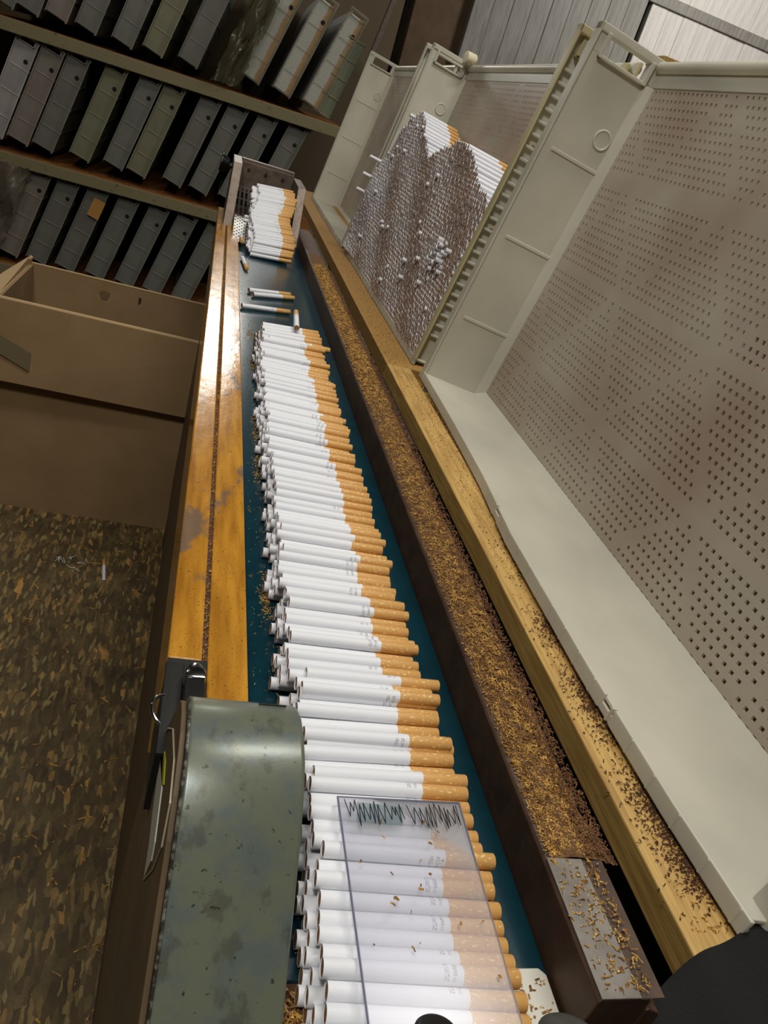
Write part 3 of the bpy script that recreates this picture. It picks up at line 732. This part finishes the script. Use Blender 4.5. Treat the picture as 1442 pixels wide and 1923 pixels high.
# ------------------------------------------------------------------ tobacco shreds (stuff)
def shreds(name, label, n, fn, lmin=.0015, lmax=.0045, w=.00045, m='tobacco'):
    mb = MB(); r = random.Random(len(name) + n)
    for i in range(n):
        x, y, z, sc_ = fn(r)
        L = r.uniform(lmin, lmax) / 2; a = r.uniform(0, PI); ww = w * r.uniform(.6, 1.4) * sc_; L *= sc_
        dx, dy = math.cos(a) * L, math.sin(a) * L; nx_, ny_ = -math.sin(a) * ww, math.cos(a) * ww; t = r.uniform(-.0006, .0006) * sc_; hh = ww * 1.2; b = r.uniform(-.3, .3) * L
        mb.add([(x - dx + nx_, y - dy + ny_, z - t), (x - dx - nx_, y - dy - ny_, z - t), (x + nx_ * b / max(ww, 1e-5) * .5, y + ny_ * b / max(ww, 1e-5) * .5, z + hh * 1.5),
                (x + dx - nx_, y + dy - ny_, z + t), (x + dx + nx_, y + dy + ny_, z + t), (x, y, z - hh * .5)],
               [(0, 1, 2), (3, 4, 2), (0, 2, 4, 5), (1, 5, 3, 2), (0, 5, 1), (3, 5, 4)])
    o = mb.build(name, M[m]); tag(o, label, 'tobacco', None, 'stuff'); return o
M['tobacco_red'] = mat('reddish_tobacco', (146, 102, 62), .8, col2=(88, 56, 34), scale=200)
def f_rail2(r):
    y = .21 + 1.3 * r.random() ** 1.5; x = .2285 + .0215 * r.random()
    return x, y, (.0318 - abs(x - .231) * .1 if x < .2405 else .0258 - (x - .2425) * .35) + r.uniform(0, .0012), 1
def f_rail(r):
    y = .21 + 1.3 * r.random() ** 1.5
    x = .2065 + .029 * r.random() ** .8
    if x < .2405: pile = .0296 + .0022 * max(0, 1 - ((x - .222) / .016) ** 2) * min(1, (y - .2) * 8)
    else: pile = .0255 - (x - .2425) * .35
    return x, y, pile + r.uniform(0, .0012), 1 if y < .8 else 1.35
shreds('tobacco_shreds', 'golden tobacco shreds heaped along the brown metal rail', 15000, f_rail, .0010, .0027, .00032)
shreds('reddish_tobacco_dust', 'reddish brown tobacco dust along the outer edge of the metal rail', 7000, f_rail2, .0008, .0022, .00034, 'tobacco_red')
mound = MB(); cs = [(.2085, .0294), (.214, .0304), (.222, .0312), (.232, .0306), (.2385, .0294)]
V = []; F = []; NY = 140
for j in range(NY):
    y = .208 + 1.4 * j / (NY - 1)
    for i, (x, z) in enumerate(cs): V.append((x + random.uniform(-.0012, .0012), y, z + (random.uniform(-.0004, .0004) if 0 < i < 4 else 0)))
for j in range(NY - 1):
    for i in range(4): F.append((j * 5 + i, j * 5 + i + 1, (j + 1) * 5 + i + 1, (j + 1) * 5 + i))
mound.add(V, F); o = mound.build('tobacco_bed', mat('tobacco_bed', (124, 88, 46), .85, col2=(72, 44, 24), scale=420, bump=.8)); tag(o, 'brown bed of tobacco dust along the top of the metal rail', 'tobacco', None, 'stuff')
def f_near(r):
    y = .145 + .062 * r.random(); x = .206 + .042 * r.random() ** .8
    x = .206 + (x - .206) * (.80 - .14 * max(0, (.205 - y) / .06))
    return x, y, (.0308 if x < .2335 else .0262 - (x - .2425) * .35 - .003 * (.21 - y) / .06), .8
shreds('tobacco_scraps', 'scattered tobacco scraps on the bare near end of the metal rail', 260, f_near)
def f_beam(r):
    y = .19 + .85 * r.random() ** 1.4; k = .5 + .5 * math.sin(y * 37) * math.sin(y * 13 + 1); k2 = .3 + .7 * r.random()
    x = .332 - .034 * r.random() ** (1.6 + 1.4 * (1 - k))
    return x, y, .0004, .8
shreds('tobacco_crumbs', 'tobacco crumbs strewn on top of the pine beam', 1700, f_beam, .001, .003, .0004)
def f_clump(r):
    c = r.choice([.22, .235, .25, .268, .28, .33, .345, .36, .375, .43, .445, .52, .56]); y = c + r.gauss(0, .011)
    return .334 - abs(r.gauss(0, .010)) - (.018 if y < .5 else 0) * r.random(), max(.18, y), .0004 + r.uniform(0, .0008), .9
shreds('tobacco_clumps', 'brown clumps of tobacco dust gathered on the pine beam', 2600, f_clump, .001, .003, .0004, 'tobacco_dark')
def f_ledge(r): return .295 + .034 * r.random(), 1.07 + 1.0 * r.random() ** 1.4, .0, .9
shreds('ledge_crumbs', 'tobacco crumbs on the chipboard ledge', 500, f_ledge, .001, .003, .0005)
def f_belt(r):
    if r.random() < .55: y = random.Random(r.random()).choice([.425, .43, .435, .62, .65, .70, .74, .92, 1.05]) + r.gauss(0, .012); return .0835 + r.gauss(0, .0022), y, .0004, .8
    return .072 + .018 * r.random(), .17 + 1.3 * r.random(), .0003, .6
shreds('belt_crumbs', 'tobacco crumbs on the belt beside the tobacco ends', 900, f_belt, .001, .003, .0004)
def f_lrail(r):
    if r.random() < .6: return .042 + r.gauss(0, .0012), .27 + 1.2 * r.random() ** 1.3, .0085 + r.uniform(0, .001), .7
    return .022 + .045 * r.random(), .27 + .9 * r.random() ** 1.4, .0102, .5
shreds('rail_crumbs', 'tobacco crumbs in the groove and on the wooden rail', 1300, f_lrail, .001, .003, .0004)
def f_plate(r): return .168 + .034 * r.random() ** .7, .10 + .068 * r.random(), .0018, .8
shreds('plate_crumbs', 'tobacco crumbs on the off-white end plate', 240, f_plate, .001, .0035, .0005)
def f_end(r): return .070 + .095 * r.random(), .08 + .085 * r.random(), -.0006 + .002 * r.random(), 1.1
shreds('end_pile', 'loose tobacco collected below the near end of the belt', 3000, f_end)
def f_sheet(r): return .107 + .056 * r.random(), .14 + .085 * r.random(), zs + .0014, .9
shreds('sheet_crumbs', 'few tobacco crumbs lying on the clear sheet', 22, f_sheet, .001, .003, .0005)

# ------------------------------------------------------------------ cardboard box
bx = thing('cardboard_box', 'large open brown cardboard box standing on the chipboard floor', 'box', (-.12, 1.86, FZ))
def Bx(mb, name, m, bevel=0, label=None):
    mb.v = [(x + .12, y - 1.86, z - FZ) for x, y, z in mb.v]
    o = mb.build(name, m, bx, bevel=bevel)
    if label: o['label'] = label
    return o
x0, x1, y0, y1, zt = -.392, .17, 1.705, 2.02, -.243
Bx(MB().box(x0, x1, y0, y0 + .006, FZ, zt), 'front_wall', M['cardboard'])
Bx(MB().box(x0, x1, y1 - .006, y1, FZ, zt + .004), 'back_wall', M['cardboard'])
Bx(MB().box(x0, x0 + .006, y0 + .006, y1 - .006, FZ, zt + .002), 'side_wall', M['cardboard'])
Bx(MB().box(x1 - .006, x1, y0 + .006, y1 - .006, FZ, zt), 'side_wall', M['cardboard'])
Bx(MB().box(x0 + .006, x1 - .006, y0 + .006, y1 - .006, FZ, FZ + .006), 'bottom', M['cardboard'])
fl = MB(); fl.add([(x0 - .004, y0 - .002, zt + .002), (x1, y0 - .002, zt + .002), (x1, y0 - .014, zt - .180), (x0 + .002, y0 - .020, zt - .176),
                   (x0 - .004, y0 - .0065, zt + .002), (x1, y0 - .0065, zt + .002), (x1, y0 - .0185, zt - .180), (x0 + .002, y0 - .0245, zt - .176)],
                  [(0, 1, 2, 3), (7, 6, 5, 4), (0, 4, 5, 1), (1, 5, 6, 2), (2, 6, 7, 3), (3, 7, 4, 0)])
Bx(fl, 'front_flap', M['cardboard'], 0, 'flap folded down outside')
Bx(MB().tube((x0 - .003, y0 - .001, zt + .002), (x1, y0 - .001, zt + .002), .0042, 8), 'fold', M['card_edge'])
Bx(MB().box(x0, x1, y1 - .0065, y1 + .0005, zt + .004, zt + .0065), 'cut_edge', M['card_edge'])
Bx(MB().add([(x0 + .001, y0 + .03, zt), (x0 + .001, y1 - .005, zt + .002), (x0 + .004, y1 - .008, zt + .02), (x0 - .06, y0 + .05, zt - .02),
             (x0 - .004, y0 + .03, zt), (x0 - .004, y1 - .005, zt + .002), (x0 - .001, y1 - .008, zt + .024), (x0 - .066, y0 + .05, zt - .02)],
            [(0, 1, 2, 3), (7, 6, 5, 4), (0, 4, 5, 1), (1, 5, 6, 2), (2, 6, 7, 3), (3, 7, 4, 0)]), 'side_flap', M['card_edge'], 0, 'paler side flap')
tp_ = [(x0 + .0, -.312), (x0 + .077, -.343), (x0 + .077, -.385), (x0 + .0, -.352)]
Bx(MB().add([(a, y0 - .0075 - (zt + .002 - b) * .095 - .0035, b) for a, b in tp_] + [(a, y0 - .0075 - (zt + .002 - b) * .095 - .0015, b) for a, b in tp_], [(0, 1, 2, 3), (7, 6, 5, 4), (0, 4, 5, 1), (1, 5, 6, 2), (2, 6, 7, 3), (3, 7, 4, 0)]), 'tape', M['tape'], 0, 'dull grey strip of tape')
for k_, (cx_, cz_, a_, b_) in enumerate(((-.215, -.275, .012, .014), (-.13, -.268, .0035, .011))):
    Bx(MB().prism([(cx_ + a_ * math.cos(t) * (1 + .25 * math.sin(3 * t + k_)), cz_ + b_ * math.sin(t) * (1 + .2 * math.cos(2 * t))) for t in [2 * PI * i / 14 for i in range(14)]], 'y', y1 - .0068, y1 - .0062), 'stain', mat('cardboard_stain_%d' % k_, ((112, 90, 62), (60, 40, 26))[k_], .9))
o = MB(); pts = []; r = random.Random(5)
for s_ in range(5):
    px_, py_ = -.20 + .012 * s_, 1.50 + r.uniform(-.02, .02); pts = []
    for i in range(7): pts.append((px_ + r.uniform(-.008, .008) + .003 * i, py_ + r.uniform(-.012, .012), FZ + .002 + .002 * abs(math.sin(i)))) 
    o.path(pts, .0008, 5)
o = o.build('plastic_shred', mat('clear_white_shred', (200, 200, 196), .2)); tag(o, 'crumpled shred of clear film on the floor before the box', 'film scrap')
# loose chips on the floor
r = random.Random(9)
def f_floor(q): return -.45 + .5 * q.random(), .35 + 1.3 * q.random(), FZ + .001, 2.2
shreds('floor_litter', 'pale wood and tobacco slivers littering the chipboard floor', 260, f_floor, .003, .010, .0005)

# ------------------------------------------------------------------ shelving at the back with leaning trays
SY = 4.45
rack = thing('shelving_rack', 'long shelving rack with olive painted shelf edges at the back', 'shelving', (-.5, SY, F0))
def R_(mb, name, m, bevel=.003, label=None):
    mb.v = [(x + .5, y - SY, z - F0) for x, y, z in mb.v]
    o = mb.build(name, m, rack, bevel=bevel)
    if label: o['label'] = label
    return o
for zt_, xe in ((.213, .60), (-.372, .9), (-.93, .9)):
    R_(MB().box(-2.2, xe, SY - .02, SY + .865, zt_ - .035, zt_ - .0005), 'shelf_board', M['shelf_top'])
    R_(MB().box(-2.2, xe, SY - .035, SY - .0205, zt_ - .058, zt_ - .002), 'shelf_edge', M['shelf_paint'], .003, 'olive edge strip with flaking paint')
R_(MB().box(-2.2, .9, SY + .87, SY + .89, F0, 1.2), 'back_panel', mat('brown_rack_back', (92, 80, 60), .9))
R_(MB().add([(.575, SY - .03, .165), (.60, SY - .03, .17), (.725, SY - .03, .95), (.70, SY - .03, .95), (.575, SY + .01, .165), (.60, SY + .01, .17), (.725, SY + .01, .95), (.70, SY + .01, .95)],
            [(0, 1, 2, 3), (7, 6, 5, 4), (0, 4, 5, 1), (1, 5, 6, 2), (2, 6, 7, 3), (3, 7, 4, 0)]), 'upright', M['grey_metal'], .002)
LEAN = math.radians(16.7)
SP = tray_parts(M['tray_shelf'], M['tray_shelf']); SPc = tray_parts(M['tray_clear'], M['tray_shelf'])
SP = [p for p in SP if p[0] not in ('lip_ribs', 'outer_ladder')]; SPc = [p for p in SPc if p[0] not in ('lip_ribs', 'outer_ladder')]
def simplify(parts):
    out = []
    for nm, me in parts:
        if nm in ('perforated_wall', 'floor_wall', 'top_rim', 'wall_border', 'front_lip', 'cross_rib'): out.append((nm, me))
        elif nm == 'round_boss': pass
        elif min(v.co.x for v in me.vertices) > LU / 2: out.append((nm, me))     # only the end that faces the room
    mb = MB().tube((LU - .0105, .074, .385), (LU - .0122, .074, .385), .0105, 18); me = mb.mesh('round_hole'); me.materials.append(M['gap']); out.append(('round_hole', me))
    return out
SP = simplify(SP); SPc = simplify(SPc)
def shelf_tray(hx, hz, label, parts, group, y=SY, lean=LEAN):
    """(hx, hz): world x/z of the round boss on the end wall that faces the room"""
    dd = Vector((math.cos(lean), 0, -math.sin(lean))); dh = Vector((math.sin(lean), 0, math.cos(lean)))
    o0 = Vector((hx, y + .855, hz)) - dd * .074 - dh * .385
    t = make_tray(label, parts, (0, 0, 0), None, group)
    t.matrix_world = tray_matrix(o0, lean)
    return o0, dd, dh
def hole_world(px, py, Y):
    v = cr * (px - 721) + cd * (py - 961.5) + cf * 1400
    k = Y / v.y
    return v.x * k, .31 + v.z * k
mid = [(113, 280), (230, 318), (345, 353), (515, 403), (670, 445), (775, 485), (940, 532), (1060, 573), (1193, 615), (1330, 657)]
low = [(60, 818), (175, 862), (303, 900), (435, 938), (572, 978), (707, 1018), (833, 1056), (965, 1098)]
mid_lab = ['pale empty tray at the left end of the middle shelf row', 'brownish empty tray second from left on the middle shelf row', 'third tray from left on the middle shelf, dark slot at its top',
           'olive tray fourth from left on the middle shelf, wide gap before it', 'grey tray fifth from left on the middle shelf', 'olive tray sixth from left on the middle shelf, touching the fifth',
           'dim tray seventh from left on the middle shelf', 'grey tray third from the right on the middle shelf', 'grey tray second from the right on the middle shelf, above the hopper knob', 'rightmost grey tray on the middle shelf, above the hopper']
low_lab = ['leftmost dim tray on the lower shelf, half hidden by a film bag', 'dim tray second from left on the lower shelf behind the film bag', 'grey tray third from left on the lower shelf, right of the film bag',
           'tray on the lower shelf with an orange paper slip inside', 'grey tray just right of the orange-slip tray on the lower shelf', 'grey tray fourth from the right end of the lower shelf row', 'grey tray second from the right on the lower shelf', 'rightmost tray on the lower shelf, cut off by the wooden rail']
tints = {}
def tint(parts, key, col, col2):
    if key not in tints:
        m = plastic_mat('tray_plastic_' + key, col, .2, .5, 0, col2); m2 = plastic_mat('tray_rim_plastic_' + key, tuple(min(255, v * 1.22) for v in col), .2, .4, 0, col); out = []
        for nm, me in parts:
            c = me.copy()
            if nm != 'round_hole': c.materials.clear(); c.materials.append(m2 if nm in ('ridge', 'handle_frame', 'flange') else m)
            out.append((nm, c))
        tints[key] = out
    return tints[key]
keys_mid = ['pale', 'rosy', 'dim', 'olive', 'grey', 'olive', 'dim', 'grey', 'grey', 'grey']
cols = {'pale': ((190, 184, 180), (160, 154, 150)), 'rosy': ((156, 144, 134), (136, 126, 116)), 'dim': ((134, 132, 122), (118, 116, 108)), 'olive': ((144, 142, 114), (128, 126, 100)), 'grey': ((134, 134, 124), (118, 118, 110))}
for (px, py), lab, ky in zip(mid, mid_lab, keys_mid):
    x, z = hole_world(px / 2.4033, py / 2.4033, SY); shelf_tray(x, z, lab, tint(SP, ky, *cols[ky]), 'trays on the middle shelf')
for i, ((px, py), lab) in enumerate(zip(low, low_lab)):
    ky = 'rosy' if i < 2 else 'grey' if i > 3 else 'dim'
    x, z = hole_world(px / 2.4033, py / 2.4033, SY); shelf_tray(x, z, lab, tint(SP, ky, *cols[ky]), 'trays on the lower shelf')
    if i == 3:
        sl = MB().box(-.030, .030, -.0012, .0012, -.05, .05).build('paper_slip', mat('orange_paper', (190, 138, 70), .8)); sl.location = (x + .0, SY - .003, z - .005); sl.rotation_euler = (0, LEAN, 0)
        tag(sl, 'orange-brown paper slip stuck on a tray of the lower shelf', 'paper slip')
# upper row: bottom-left corners in 2.4033x zoomed pixels
upp = [(-45, -20, 'dim'), (70, 15, 'dim'), (200, 45, 'rosy'), (335, 100, 'dim'), (500, 165, 'grey'), (640, 205, 'olive'), (800, 255, 'dim')]
upl = ['tray at the far left of the upper shelf', 'tray second from left on the upper shelf', 'brownish tray third from left on the upper shelf', 'tray with torn corner fourth from left on the upper shelf', 'grey tray fifth from left on the upper shelf', 'olive tray sixth from left on the upper shelf', 'tray on the upper shelf just left of the hanging clear film']
dd = Vector((math.cos(LEAN), 0, -math.sin(LEAN))); dh = Vector((math.sin(LEAN), 0, math.cos(LEAN)))
for (px, py, ky), lab in zip(upp, upl):
    x, z = hole_world(px / 2.4033, py / 2.4033, SY)
    h = Vector((x, 0, z)) + dd * .074 + dh * .385
    shelf_tray(h.x, h.z, lab, tint(SP, ky, *cols[ky]), 'empty trays on the upper shelf')
full = [(1085, 330), (1228, 392), (1362, 452)]
fl_ = ['left of the three trays full of cigarettes on the upper shelf', 'middle of the three trays full of cigarettes on the upper shelf', 'right of the three trays full of cigarettes on the upper shelf']
fullm = CigStuff()
for (px, py), lab in zip(full, fl_):
    x, z = hole_world(px / 2.4033, py / 2.4033, SY)
    h = Vector((x, 0, z)) + dd * .074 + dh * .385
    o0, d_, h_ = shelf_tray(h.x, h.z, lab, SPc, 'trays full of cigarettes on the upper shelf')
    M4 = tray_matrix(o0, LEAN)
    for row in range(58):
        for uu in (.8385, .8305):
            p = M4 @ Vector((uu, .006 + random.uniform(0, .004), .016 + row * .0079)); fullm.add(p, M4.to_3x3() @ Vector((0, 1, 0)), 6)
    blk = MB(); blk.box(.03, .82, .006, .090, .013, .47); blk.v = [tuple(M4 @ Vector(v)) for v in blk.v]
    fullm.b.v += []
    n0 = len(fullm.b.v); fullm.b.v += blk.v; fullm.b.f += [tuple(i + n0 for i in f) for f in blk.f]
emit(fullm, 'cigarettes packed side by side seen through the upper shelf trays', 'packed_cigarettes')
# greenish tray turned sideways at the end of the upper shelf (its perforated face shows)
o = empty('tray'); gt = MB()
pan = thing('pale_rack_tray', 'pale green ribbed tray seen edge-on beside the full trays', 'tray', (.475, SY + .02, .235), (0, math.radians(14), 0))
MB().box(-.045, .045, -.006, .006, 0, .40).build('panel', plastic_mat('pale_green_plastic', (150, 156, 130), .3, .4, .1), pan, bevel=.002)
for k in range(5): MB().box(-.047, .047, -.010, -.006, .005 + k * .095, .012 + k * .095).build('rib', M['shelf_paint'], pan, bevel=.001)
bpy.data.objects.remove(o)
# film bag hung in the gap of the upper shelf, film bag on the lower shelf
def film(name, label, x0, x1, z0, z1, y, m, seed, amp=.03, lean=.3):
    N = 18; r = random.Random(seed); V = []; F = []
    H_ = [[r.uniform(-1, 1) for _ in range(N + 1)] for _ in range(N + 1)]
    for s_ in (0, 1):
        for j in range(N + 1):
            for i in range(N + 1):
                u, v = i / N, j / N
                V.append((x0 + (x1 - x0) * u + lean * v * (z1 - z0) + .01 * H_[i][j], y + amp * math.sin(u * 9 + v * 4 + seed) * math.sin(v * 7) + .012 * H_[j][i] + s_ * .002, z0 + (z1 - z0) * v + .008 * H_[i][j]))
    K = (N + 1) ** 2
    for s_ in (0, 1):
        for j in range(N):
            for i in range(N):
                q = (j * (N + 1) + i, j * (N + 1) + i + 1, (j + 1) * (N + 1) + i + 1, (j + 1) * (N + 1) + i); F.append(tuple(k + s_ * K for k in q))
    mb = MB(); mb.add(V, F); o = mb.build(name, m, smooth=True); tag(o, label, 'plastic film'); return o
fm = plastic_mat('dull_clear_film', (120, 112, 90), .2, .2, .6); fm2 = plastic_mat('milky_film_bag', (140, 128, 112), .3, .35, .25)
film('plastic_film', 'crinkled clear film hanging between the empty and full upper trays', -.10, .03, .235, .70, SY - .05, fm, 1)
film('film_bag', 'milky crinkled film bag hanging at the left of the lower shelf', -1.32, -1.02, -.86, -.42, SY - .06, fm2, 4)
film('dark_film', 'grey sheet of film hanging at the right end of the middle shelf', .55, .72, -.34, .17, SY - .02, plastic_mat('grey_green_film', (84, 86, 70), .2, .4, .1), 7, .01)

# ------------------------------------------------------------------ stock behind the trays
for (nm, lab, b) in (('cardboard_carton', 'brown cardboard carton standing behind the near tray', (.75, 1.2, .25, .95, FZ, .16)), ('cardboard_carton', 'brown cardboard carton behind the loaded tray', (.78, 1.25, 1.15, 1.8, FZ, .05))):
    t = thing(nm, lab, 'carton', ((b[0] + b[1]) / 2, (b[2] + b[3]) / 2, b[4]))
    mb = MB().box(b[0], b[1], b[2], b[3], b[4], b[5]); mb.v = [(x - t.location.x, y - t.location.y, z - t.location.z) for x, y, z in mb.v]
    mb.build('body', M['cardboard'], t, bevel=.004)
    MB().box(-.02, .02, -(b[3] - b[2]) / 2 - .0005, (b[3] - b[2]) / 2 + .0005, b[5] - b[4] - .001, b[5] - b[4] + .0015).build('tape', M['tape'], t)

wt = thing('wooden_trestle', 'wooden trestle with pale planks seen above the near tray', 'trestle', (1.5, 2.42, F0))
for k, (xa, xb, za, zb) in enumerate(((1.305, 2.3, .742, .762), (1.17, 2.3, .712, .738))):
    MB().box(xa - 1.5, xb - 1.5, -.06 + .1 * (1 - k), .04 + .1 * (1 - k), za - F0 - .035, zb - F0 - .035).build('plank', M['pine'], wt, bevel=.002)
for x_ in (1.35, 2.2): MB().box(x_ - 1.53, x_ - 1.47, .0, .06, 0, .712 - F0 - .035).build('leg', M['pine'], wt, bevel=.002)

# ------------------------------------------------------------------ foreground bottom edge
def knob(name, label, c, r, L, m, ax):
    t = thing(name, label, 'knob', c)
    ax = Vector(ax).normalized(); mb = MB(); a = ax.orthogonal().normalized(); b = ax.cross(a); V = []; F = []; n = 28
    prof = [(-L, r * .35), (-L * .3, r * .35), (-L * .28, r * .95), (0, r), (L * .12, r * .93), (L * .2, r * .75), (L * .23, 0.0001)]
    for t_, rr in prof:
        for i in range(n): V.append(ax * t_ + (a * math.cos(2 * PI * i / n) + b * math.sin(2 * PI * i / n)) * rr)
    for k in range(len(prof) - 1):
        for i in range(n): F.append((k * n + i, k * n + (i + 1) % n, (k + 1) * n + (i + 1) % n, (k + 1) * n + i))
    mb.add(V, F); o = mb.build('head', m, t); auto_smooth(o.data, .8)
    return t
tc_ = thing('toggle_clamp', 'blurred dark clamp bar with two round knobs at the bottom edge', 'clamp', (.15, .125, .03))
for nm_, c_, r_, m_ in (('knob', (.1285, .1315, .0335), .0085, M['black']), ('knob', (.1840, .1275, .0325), .0135, mat('worn_grey_plastic', (70, 68, 64), .6, col2=(52, 50, 48), scale=90))):
    t = knob(nm_, 'x', c_, r_, .006, m_, (0, .35, .9)); hd = t.children[0]; hd.name = nm_; hd.parent = tc_; hd.location = Vector(c_) - Vector(tc_.location); bpy.data.objects.remove(t)
mb = MB().tube((-.02, -.030, .0), (.05, -.030, .0), .004, 12); mb.tube((-.0215, -.030, 0), (-.0215, .004, .0), .003, 10); mb.tube((.034, -.030, 0), (.034, 0, 0), .003, 10)
mb.build('bar', M['dark'], tc_, smooth=True)

# draped black garment at the lower right
def cloth():
    N, K = 40, 26; V = []; F = []; r = random.Random(2)
    for j in range(K + 1):
        for i in range(N + 1):
            u, v = i / N, j / K
            x = .236 + .20 * u
            top = .146 + (x - .236) * .50 + .004 * math.sin(u * 9)
            y = top - .20 * v
            z = .006 + .020 * math.sin(PI * min(1, v * 1.4)) * (.5 + .5 * u) + .0015 * math.sin(u * 30 + v * 7) + .0015 * math.sin(v * 26 + u * 9)
            if i == 0: z -= .06
            V.append((x, y, z))
    for j in range(K):
        for i in range(N): F.append((j * (N + 1) + i, j * (N + 1) + i + 1, (j + 1) * (N + 1) + i + 1, (j + 1) * (N + 1) + i))
    mb = MB(); mb.add(V, F); return mb
o = cloth().build('black_garment', mat('black_knit_cloth', (15, 13, 12), .95, bump=.8, scale=500), smooth=True)
sm = o.modifiers.new('thick', 'SOLIDIFY'); sm.thickness = .004
tag(o, 'black knitted garment lying over the near end of the pine beam', 'garment')
bm2 = tag(MB().box(.26, .60, .02, 1.05, -.40, -.12).build('machine_cabinet', M['dark'], bevel=.004), 'dark machine cabinet below the pine beam', 'cabinet')
MB().box(.2465, .2545, -.1, 2.3, -.75, -.30).build('lower_frame', M['dark'])
tag(bpy.data.objects['lower_frame'], 'dark steel frame below the metal rail', 'frame')
# sub-parts: small pieces carried by a part
def under(child, parent_part):
    child.parent = parent_part
def kids(t, nm): return [c for c in t.children if c.name.split('.')[0] == nm]
for c in kids(hop, 'screw'): under(c, kids(hop, 'back_plate')[0])
under(kids(hop, 'knob')[0], kids(hop, 'knob_shaft')[0])
for n_ in ('sticker_ring', 'sticker_flash', 'sticker_edge'): under(kids(gd, n_)[0], kids(gd, 'side_panel')[0])
for n_ in ('scratch', 'worn_edge'): under(kids(gd, n_)[0], kids(gd, 'shell')[0])
for n_ in ('scribble', 'ink_smear', 'edge'): under(kids(sh, n_)[0], kids(sh, 'sheet')[0])
